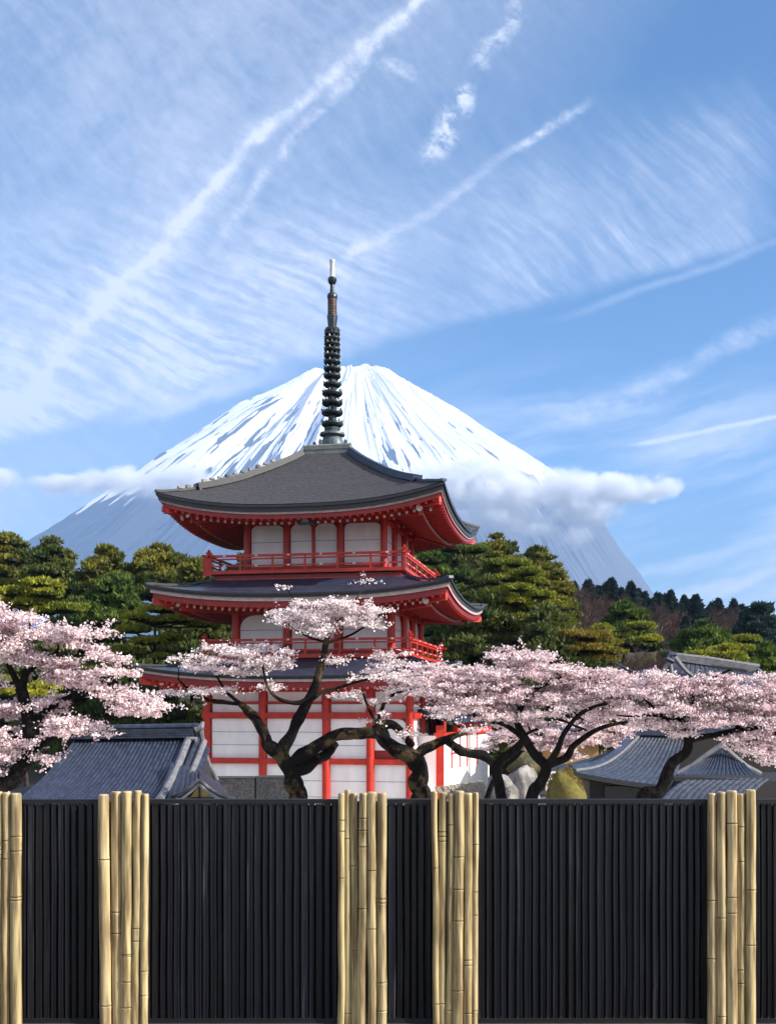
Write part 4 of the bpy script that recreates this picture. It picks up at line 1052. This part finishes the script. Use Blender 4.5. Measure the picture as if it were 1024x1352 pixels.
# left woods, far to near
L = 'pine at the left'
pine('dark olive pine at the far left edge of the wood, tall and rounded', 88, 8, 700, 775, 48, PN_M, 31, 'dense')
pine('dark green pine second from the left against the mountain', 84, 68, 708, 800, 42, PN_D, 32, 'dense')
pine('rounded pine with pale green top in the middle of the left wood', 80, 140, 722, 800, 42, PN_M, 33, 'dense')
pine('spreading pine with yellowish top left of the upper balcony', 82, 212, 722, 785, 58, PN_M, 34, 'dense')
pine('smaller olive pine touching the upper balcony corner', 76, 262, 738, 800, 40, PN_M, 35, 'dense')
pine('dark pine behind the second roof at the left', 86, 330, 735, 840, 55, PN_D, 36, 'dense')
pine('slim trunked pine in the left wood with visible bare stem', 70, 150, 758, 825, 44, PN_G, 37, 'dense')
pine('low dark pine under the olive ones in the left wood', 72, 105, 790, 880, 50, PN_D, 38, 'dense')
pine('dark pine below the second roof left of pagoda', 60, 255, 800, 900, 60, PN_D, 39, 'dense')
pine('dark pine low behind the left cherry blossoms', 58, 60, 850, 950, 75, PN_D, 40, 'dense')
pine('dark low pine filling the gap left of the third roof', 57, 165, 850, 945, 70, PN_D, 41, 'dense')
pine('dark low pine at the left edge behind blossoms', 60, -20, 800, 940, 60, PN_D, 42, 'dense')
pine('yellow green cloud pruned pine at the left edge', 55, 40, 765, 830, 60, PN_Y, 43, expl=[(55, 772, 22, 7), (18, 785, 28, 9), (60, 785, 24, 6), (38, 798, 26, 8), (85, 805, 28, 8), (55, 808, 30, 8), (5, 800, 22, 8), (72, 777, 14, 5), (-15, 795, 25, 9)], blade=.17)
pine('tiered cloud pruned pine below the second roof at left', 50, 205, 800, 880, 50, PN_Y, 44, expl=[(215, 806, 30, 6), (240, 820, 36, 7), (205, 822, 22, 6), (180, 816, 18, 6), (175, 833, 20, 6), (196, 848, 24, 6), (162, 862, 27, 8), (213, 868, 13, 4), (225, 843, 16, 5), (265, 826, 22, 5), (140, 858, 14, 5), (150, 840, 12, 4)], blade=.15)
pine('low yellow green pruned shrub pine behind left cherry branches', 40, 40, 900, 925, 40, PN_Y, 45, expl=[(10, 900, 16, 6), (58, 908, 20, 6), (50, 918, 22, 6), (0, 915, 18, 7)], blade=.13)
for i, (x, w, y0, lab) in enumerate(((230, 60, 905, 'dark evergreen shrub mass beside the third roof at left'), (135, 60, 900, 'dark evergreen shrub mass behind the tiled hall ridge'), (40, 60, 905, 'dark evergreen shrub mass low behind left cherry trunk'),
        (620, 60, 900, 'dark evergreen shrub behind the white annex'), (700, 60, 905, 'dark evergreen shrub behind the forked cherry'), (790, 60, 905, 'dark evergreen shrub behind the ochre shed'))):
    ex = [(x+random.uniform(-w, w), random.uniform(y0, 1000), random.uniform(14, 24), random.uniform(10, 16)) for _ in range(26)]
    pine(lab, 54, x, y0, 1010, w, PN_D, 90+i, expl=ex, blade=.2, name='evergreen_shrub', group='dark evergreen shrubs beyond the pagoda')
# right woods
pine('green pine immediately right of the top balcony', 72, 560, 722, 800, 42, PN_G, 50, 'dense', padr=1.0)
pine('dark pine rising behind the top roof corner', 86, 605, 702, 800, 45, PN_D, 51, 'dense')
pine('dark pine at the crest just right of the top roof corner', 90, 655, 706, 790, 40, PN_M, 52, 'dense')
pine('brownish green pine sloping down the crest of the right hill', 96, 708, 722, 800, 46, PN_M, 53, 'dense')
pine('olive pine on the right hill above the brown woods', 92, 735, 752, 815, 24, PN_M, 54, 'dense')
pine('dark pine low behind the second roof corner', 60, 640, 780, 890, 60, PN_D, 55, 'dense')
pine('dark pine behind the middle cherry blossom right of pagoda', 58, 720, 800, 890, 60, PN_D, 56, 'dense')
pine('green cloud pruned pine with rounded pads under the top roof corner', 62, 600, 760, 860, 40, PN_G, 57,
    expl=[(610, 762, 17, 9), (655, 745, 15, 6), (600, 780, 15, 8), (652, 768, 16, 8), (618, 800, 16, 7), (592, 835, 20, 9), (620, 845, 16, 8), (575, 858, 22, 8), (640, 812, 14, 6), (560, 835, 18, 9), (655, 790, 13, 6), (570, 740, 22, 9), (595, 725, 18, 7), (630, 727, 18, 6)], blade=.16)
pine('tall tiered yellow green cloud pruned pine on the right hillside', 60, 690, 742, 850, 60, PN_Y, 58,
    expl=[(680, 745, 18, 6), (697, 757, 18, 6), (670, 765, 17, 6), (705, 770, 18, 6), (685, 778, 20, 6), (655, 785, 16, 6), (712, 787, 20, 6), (680, 795, 20, 7), (700, 803, 22, 6), (730, 800, 16, 6), (660, 807, 20, 7), (690, 818, 20, 7), (722, 815, 20, 6), (680, 830, 20, 7), (715, 830, 22, 7), (742, 822, 16, 6), (650, 826, 20, 8), (740, 838, 18, 6), (670, 845, 20, 6), (700, 848, 22, 7)], blade=.16)
pine('wide ochre topped pruned pine between the brown woods and blossoms', 58, 765, 833, 880, 66, PN_O, 59,
    expl=[(760, 842, 42, 7), (735, 850, 26, 7), (790, 850, 30, 6), (770, 858, 40, 7), (800, 862, 26, 6), (745, 866, 30, 7), (780, 872, 34, 6), (720, 858, 20, 6)], blade=.15)
pine('round dark pine standing before the brown woods', 78, 825, 795, 850, 36, PN_G, 60, 'dense')
pine('small yellow green pads beside the round dark pine', 74, 800, 825, 845, 20, PN_Y, 61, expl=[(795, 832, 15, 7), (845, 828, 18, 6), (858, 845, 16, 6)], blade=.16)
pine('broad dark pine with yellow green lower pads above the temple roof', 76, 930, 823, 885, 54, PN_G, 62, 'dense')
pine('yellow green low pads in front of the broad dark pine', 72, 940, 860, 880, 45, PN_Y, 63, expl=[(940, 868, 40, 8), (965, 858, 26, 6), (905, 872, 22, 6), (985, 845, 18, 6)], blade=.17)
pine('tall dark blue green pine at the right edge', 110, 1003, 795, 880, 42, PN_B, 64, 'dense', blade=.4)
pine('dark green pine at the right edge lower down near the temple roof', 80, 1010, 850, 905, 36, PN_G, 65, 'dense')
# conifers on the ridge: two prototypes copied
def conifer_proto(seed, mt):
    rnd = random.Random(seed); rng = np.random.default_rng(seed); Hh = 8.
    t = thing('conifer', 'x', 'conifer', (0, 0, 0), 0, 'dark conifers along the right ridge')
    mb = MB(); mb.tube([(0, 0, -.5), (0, 0, Hh*.95)], [.25, .05], 6); mb.build('trunk', BARKP, t)
    Fs = []; co = MB(); n = 15000
    h = rng.uniform(0, 1, n)**.6; a = rng.uniform(0, 2*np.pi, n); lay = (h*11+.15*np.sin(a*3+seed)) % 1.
    rad_ = (2.6*h**.85+.06)*(.62+.45*lay)*(1+.16*np.sin(a*5+h*9+seed))*rng.uniform(.8, 1.03, n)
    base_ = np.stack([np.cos(a)*rad_, np.sin(a)*rad_, Hh*(1-h*.95)-.10*rad_], -1)
    dirv = np.stack([np.cos(a)*.8, np.sin(a)*.8, .15-.2*h], -1)+rng.normal(0, .4, (n, 3)); dirv /= np.linalg.norm(dirv, axis=1)[:, None]
    side = np.cross(dirv, rng.normal(size=(n, 3))); side /= np.linalg.norm(side, axis=1)[:, None]; L_ = .30*rng.uniform(.6, 1.3, n)[:, None]
    Fs.append(np.stack([base_-side*L_*.35, base_+side*L_*.35, base_+dirv*L_], 1).reshape(-1, 3))
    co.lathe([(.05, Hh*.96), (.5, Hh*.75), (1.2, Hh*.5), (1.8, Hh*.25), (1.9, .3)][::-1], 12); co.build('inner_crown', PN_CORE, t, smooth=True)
    npmesh('crown', np.vstack(Fs), 3, mt, t)
    return t
def dup(root, loc, sc, rz, label):
    r = root.copy(); COL.objects.link(r); r.location = loc; r.scale = sc; r.rotation_euler = (0, 0, rz); r['label'] = label
    for ch in list(root.children):
        c_ = ch.copy(); COL.objects.link(c_); c_.parent = r
    return r
pr = [conifer_proto(71, PN_B), conifer_proto(72, PN_B)]
used = [False, False]
spots = [(800, 770, 170, 'conifer behind the first two large ones on the ridge'), (842, 776, 172, 'conifer filling the second gap of the ridge'), (876, 784, 176, 'conifer just left behind the pointed one'), (911, 790, 182, 'conifer behind the broad one on the ridge'), (940, 794, 192, 'conifer behind the flat topped one'), (978, 797, 196, 'conifer behind the low one at right'), (758, 768, 140, 'first conifer beside the olive pine slope'), (790, 772, 158, 'small conifer squeezed between the first two on the ridge'), (820, 776, 150, 'low conifer before the gap of the two tallest ridge conifers'), (860, 790, 158, 'low wide conifer under the dip of the ridge'), (895, 796, 165, 'low conifer below the pointed one'), (957, 803, 175, 'dark conifer in front of the flat topped one'), (776, 765, 150, 'small conifer first on the ridge beside the brown wood'), (807, 762, 155, 'broad rounded conifer, leftmost large one on the ridge'), (833, 768, 160, 'conifer with pointed tip right of the rounded one'),
         (851, 780, 165, 'short conifer in a dip of the ridge'), (868, 782, 168, 'short conifer second in the dip of the ridge'), (885, 778, 170, 'pointed narrow conifer, highest in the middle of the ridge'),
         (903, 786, 175, 'small conifer right of the pointed one'), (918, 784, 172, 'broad conifer beside a brown tree on the ridge'), (935, 800, 180, 'low conifer between brown trees on the ridge'),
         (948, 789, 185, 'conifer with flat top above the broad dark pine'), (968, 791, 188, 'conifer left of the tall right edge pine'), (985, 800, 190, 'low conifer touching the right edge pine'),
         (1020, 812, 185, 'last conifer at the right edge of the ridge'), (905, 812, 140, 'conifer on the slope below the ridge in front of brown trees'), (1040, 820, 180, 'conifer just at the frame edge on the ridge')]
for i, (x, y, Y_, lab) in enumerate(spots):
    k = i % 2; p = P(x, y, Y_); hgt = min(max(5.5, p.z-gz(p.x, Y_)), 14)*random.uniform(.92, 1.06); sc_ = (hgt/8*random.uniform(.9, 1.25), hgt/8*1., hgt/8)
    loc = (p.x, Y_, p.z-hgt)
    if not used[k]: used[k] = True; o = pr[k]; o.location = loc; o.scale = sc_; o['label'] = lab
    else: dup(pr[k], loc, sc_, random.uniform(0, 6), lab)
# bare brown trees
def bare_proto(seed, Hh=7.):
    rnd = random.Random(seed); t = thing('bare_tree', 'x', 'bare tree', (0, 0, 0), 0, 'leafless brown trees on the right hillside')
    mb = MB(); mb.tube([(0, 0, -.5), (.1, 0, Hh*.4)], [.18, .12], 6)
    tw = []
    def br(p, d_, L_, r_, lv):
        q = p+d_*L_; s_ = d_.orthogonal().normalized()*r_
        if lv < 2: mb.tube([p, p.lerp(q, .5)+Vector((rnd.gauss(0, .05), rnd.gauss(0, .05), 0))*L_, q], [r_, r_*.8, r_*.6], 4, caps=False)
        else:
            s2 = d_.cross(s_).normalized()*r_; tw.append([p-s_, p+s_, q]); tw.append([p-s2, p+s2, q])
        if lv >= 5: return
        for _ in range((5, 5, 4, 4, 4)[lv]):
            nd = (d_+Vector((rnd.gauss(0, .5), rnd.gauss(0, .5), rnd.gauss(.1, .3)))).normalized(); br(p.lerp(q, rnd.uniform(.45, 1)), nd, L_*rnd.uniform(.6, .82), r_*.55, lv+1)
    br(Vector((.1, 0, Hh*.3)), Vector((0, 0, 1)), Hh*.25, .11, 0)
    mb.build('trunk', TWIG, t)
    for q in tw:
        pass
    A_ = np.array([[tuple(v_) for v_ in q] for q in tw]); 
    npmesh('twigs', A_.reshape(-1, 3), 3, TWIG, t)
    return t
bp_ = [bare_proto(81), bare_proto(82)]
used = [False, False]
bs = [(752, 765, 118, 46), (772, 772, 125, 50), (792, 783, 122, 52), (765, 790, 105, 50), (815, 782, 140, 50), (842, 792, 142, 50), (785, 808, 100, 48), (868, 795, 138, 46), (895, 800, 145, 46), (855, 812, 112, 50), (885, 820, 118, 44),
      (940, 800, 150, 46), (925, 815, 128, 42), (970, 800, 160, 40), (958, 815, 140, 40), (872, 838, 95, 44), (850, 850, 62, 50), (865, 862, 58, 46), (838, 862, 60, 44), (760, 815, 92, 44), (880, 858, 66, 40), (810, 805, 118, 50), (740, 775, 110, 40), (905, 835, 100, 40)]
bl_ = ['by the olive pines', 'high on the crest', 'below the rounded conifer']
names_b = ['leafless brown tree at the top left of the brown wood', 'leafless tree on the crest beside the small conifer', 'leafless tree just below the rounded conifer', 'leafless tree behind the yellow green tiered pine',
 'leafless tree between the two leftmost large conifers', 'leafless tree under the dip of the ridge', 'leafless tree above the small yellow green pads', 'leafless tree below the short conifers', 'leafless tree beneath the pointed narrow conifer',
 'leafless tree right of the round dark pine', 'leafless tree between round dark pine and slope conifer', 'tall reddish leafless tree on the ridge near the flat topped conifer', 'leafless tree behind the broad dark pine', 'leafless reddish tree left of the right edge pine',
 'leafless tree over the right shoulder of the broad dark pine', 'leafless tree left of the broad dark pine', 'large dark brown leafless tree just above the blossoms', 'lower dark brown leafless tree touching the blossoms', 'dark brown leafless tree beside the ochre pruned pine',
 'leafless tree above the ochre topped pine', 'leafless tree left of the temple roof gable', 'leafless tree directly above the round dark pine', 'leafless tree at the edge of the olive pines', 'leafless tree left above the broad dark pine']
for i, (x, y, Y_, hw) in enumerate(bs):
    k = i % 2; p = P(x, y, Y_); sc0 = hw*Y_/FPX/3.2; hh = 6.6*sc0; loc = (p.x, Y_, p.z-hh); sc_ = (sc0, sc0, sc0)
    if not used[k]: used[k] = True; o = bp_[k]; o.location = loc; o.scale = sc_; o['label'] = names_b[i]
    else: dup(bp_[k], loc, sc_, random.uniform(0, 6), names_b[i])
# undergrowth carpets the hillside
def scatter(n, seed):
    rng = np.random.default_rng(seed); out = []
    while len(out) < n:
        x = rng.uniform(-75, 110); y = rng.uniform(52, 240)
        if abs(x) > y*.5+6: continue
        z = gz(x, y)
        if x > 18 and y > 90: continue
        if z > -2.2 or rng.random() < .12: out.append((x, y, z))
    return out
Fs = []; rng = np.random.default_rng(5)
for (x, y, z) in scatter(1500, 4):
    r_ = rng.uniform(.7, 1.5); Fs.append(pad_faces(np.array([x, y, z+.1]), r_, r_*.8, rng, 70, .5))
o = npmesh('undergrowth', np.vstack(Fs), 3, PN_D); tag(o, 'dark leafy undergrowth covering the hillsides beneath the trees', 'undergrowth'); o['kind'] = 'stuff'
# mossy clipped mound right of the boulders
o = rock(745, 1062, 29, 24, 42, .8, mat('moss_mound', (.15, .12, .018), .95, col2=(.085, .075, .015), nscale=9, bump=1., bscale=30), 'x', 'clipped_shrub', seed=30)
o['label'] = 'rounded mossy olive clipped shrub above the fence right of the boulders'; o['category'] = 'shrub'
rng = np.random.default_rng(9); s = 29/FPX
fa = pad_faces(np.array([0., 0, 0]), 25*s, 43*s, rng, 5000, .05); npmesh('leaves', fa, 3, PN_O, o)

# ------------------------------------------------------------------ clouds
def cloud(label, blobs, Yc, dep, seed, dens=.026):
    """volume cloud: density from soft blobs broken by noise, in a closed box domain"""
    s = Yc/FPX; xs_ = [b_[0]-b_[2]*1.35 for b_ in blobs]+[b_[0]+b_[2]*1.35 for b_ in blobs]; ys2 = [b_[1]-b_[3]*1.5 for b_ in blobs]+[b_[1]+b_[3]*1.5 for b_ in blobs]
    a, bq = P(min(xs_), max(ys2), Yc), P(max(xs_), min(ys2), Yc)
    c0 = (a+bq)/2; mb = MB(); mb.box((0, 0, 0), (bq.x-a.x, dep*2.2, bq.z-a.z))
    m = bpy.data.materials.new('cloud_vapour'); m.use_nodes = True; nt = m.node_tree; nt.nodes.clear(); E.nt = nt
    out = nt.nodes.new('ShaderNodeOutputMaterial'); tc = nt.nodes.new('ShaderNodeTexCoord'); pos = tc.outputs['Object']
    x, y, z = sepxyz(pos)
    mp1 = nt.nodes.new('ShaderNodeVectorMath'); mp1.operation = 'ADD'; nt.links.new(pos, mp1.inputs[0]); mp1.inputs[1].default_value = (seed*5000, 0, 0)
    n1 = nz(mp1.outputs[0], 1/150., 8, .66); f = None
    for (bx, by, rx, ry) in blobs:
        c_ = P(bx, by, Yc)-c0
        e = (((x-c_.x)/(rx*s))**2.+((z-c_.z)/(ry*s))**2.+(y/dep)**2.)
        v_ = 1-e; f = v_ if f is None else f.max(v_)
    zr = (bq.z-a.z)/2
    d_ = sstep(f*.75+(n1-.5)*4.4+.02, -.1, 1.2)*dens*sstep(f, -.7, .1)*sstep(z, -zr*.75, zr*.15, .12, 1.)
    pv = nt.nodes.new('ShaderNodeVolumeScatter'); pv.inputs['Color'].default_value = (.998, .998, 1, 1); pv.inputs['Anisotropy'].default_value = .1
    nt.links.new(d_.v, pv.inputs['Density']); nt.links.new(pv.outputs[0], out.inputs['Volume'])
    o = mb.build('cloud', m); o.location = c0; m.cycles.volume_step_rate = .12
    return tag(o, label, 'cloud')
# POWER of a negative base with exponent 2 is fine in Cycles (integer exponent)
cloud('long white cloud bank crossing the right flank of the mountain', [(600, 642, 70, 30), (670, 655, 80, 34), (650, 690, 80, 20), (740, 648, 80, 28), (810, 646, 62, 20), (862, 646, 36, 14), (700, 704, 60, 12), (772, 680, 50, 18), (640, 620, 60, 14), (560, 650, 50, 30), (752, 712, 30, 16)], 6700, 260, 1)
cloud('white cloud strip crossing the left flank of the mountain', [(230, 630, 55, 18), (170, 636, 70, 18), (100, 640, 70, 12), (200, 650, 60, 14)], 6700, 220, 2)
cloud('small cloud puff at the left edge beyond the strip', [(0, 632, 30, 14), (-30, 640, 40, 18)], 6700, 150, 3, .015)

# ------------------------------------------------------------------ haze
mb = MB(); mb.box((0, 6300, 1370), (19000, 13200, 2746))
hm = bpy.data.materials.new('haze_air'); hm.use_nodes = True; nt = hm.node_tree; nt.nodes.clear()
out = nt.nodes.new('ShaderNodeOutputMaterial'); pv = nt.nodes.new('ShaderNodeVolumePrincipled')
pv.inputs['Color'].default_value = (.38, .62, 1, 1); pv.inputs['Density'].default_value = .00007; pv.inputs['Anisotropy'].default_value = 0.
nt.links.new(pv.outputs[0], out.inputs['Volume'])
o = mb.build('haze', hm); o['kind'] = 'stuff'; o['label'] = 'pale blue haze fading the mountain'; o['category'] = 'haze'
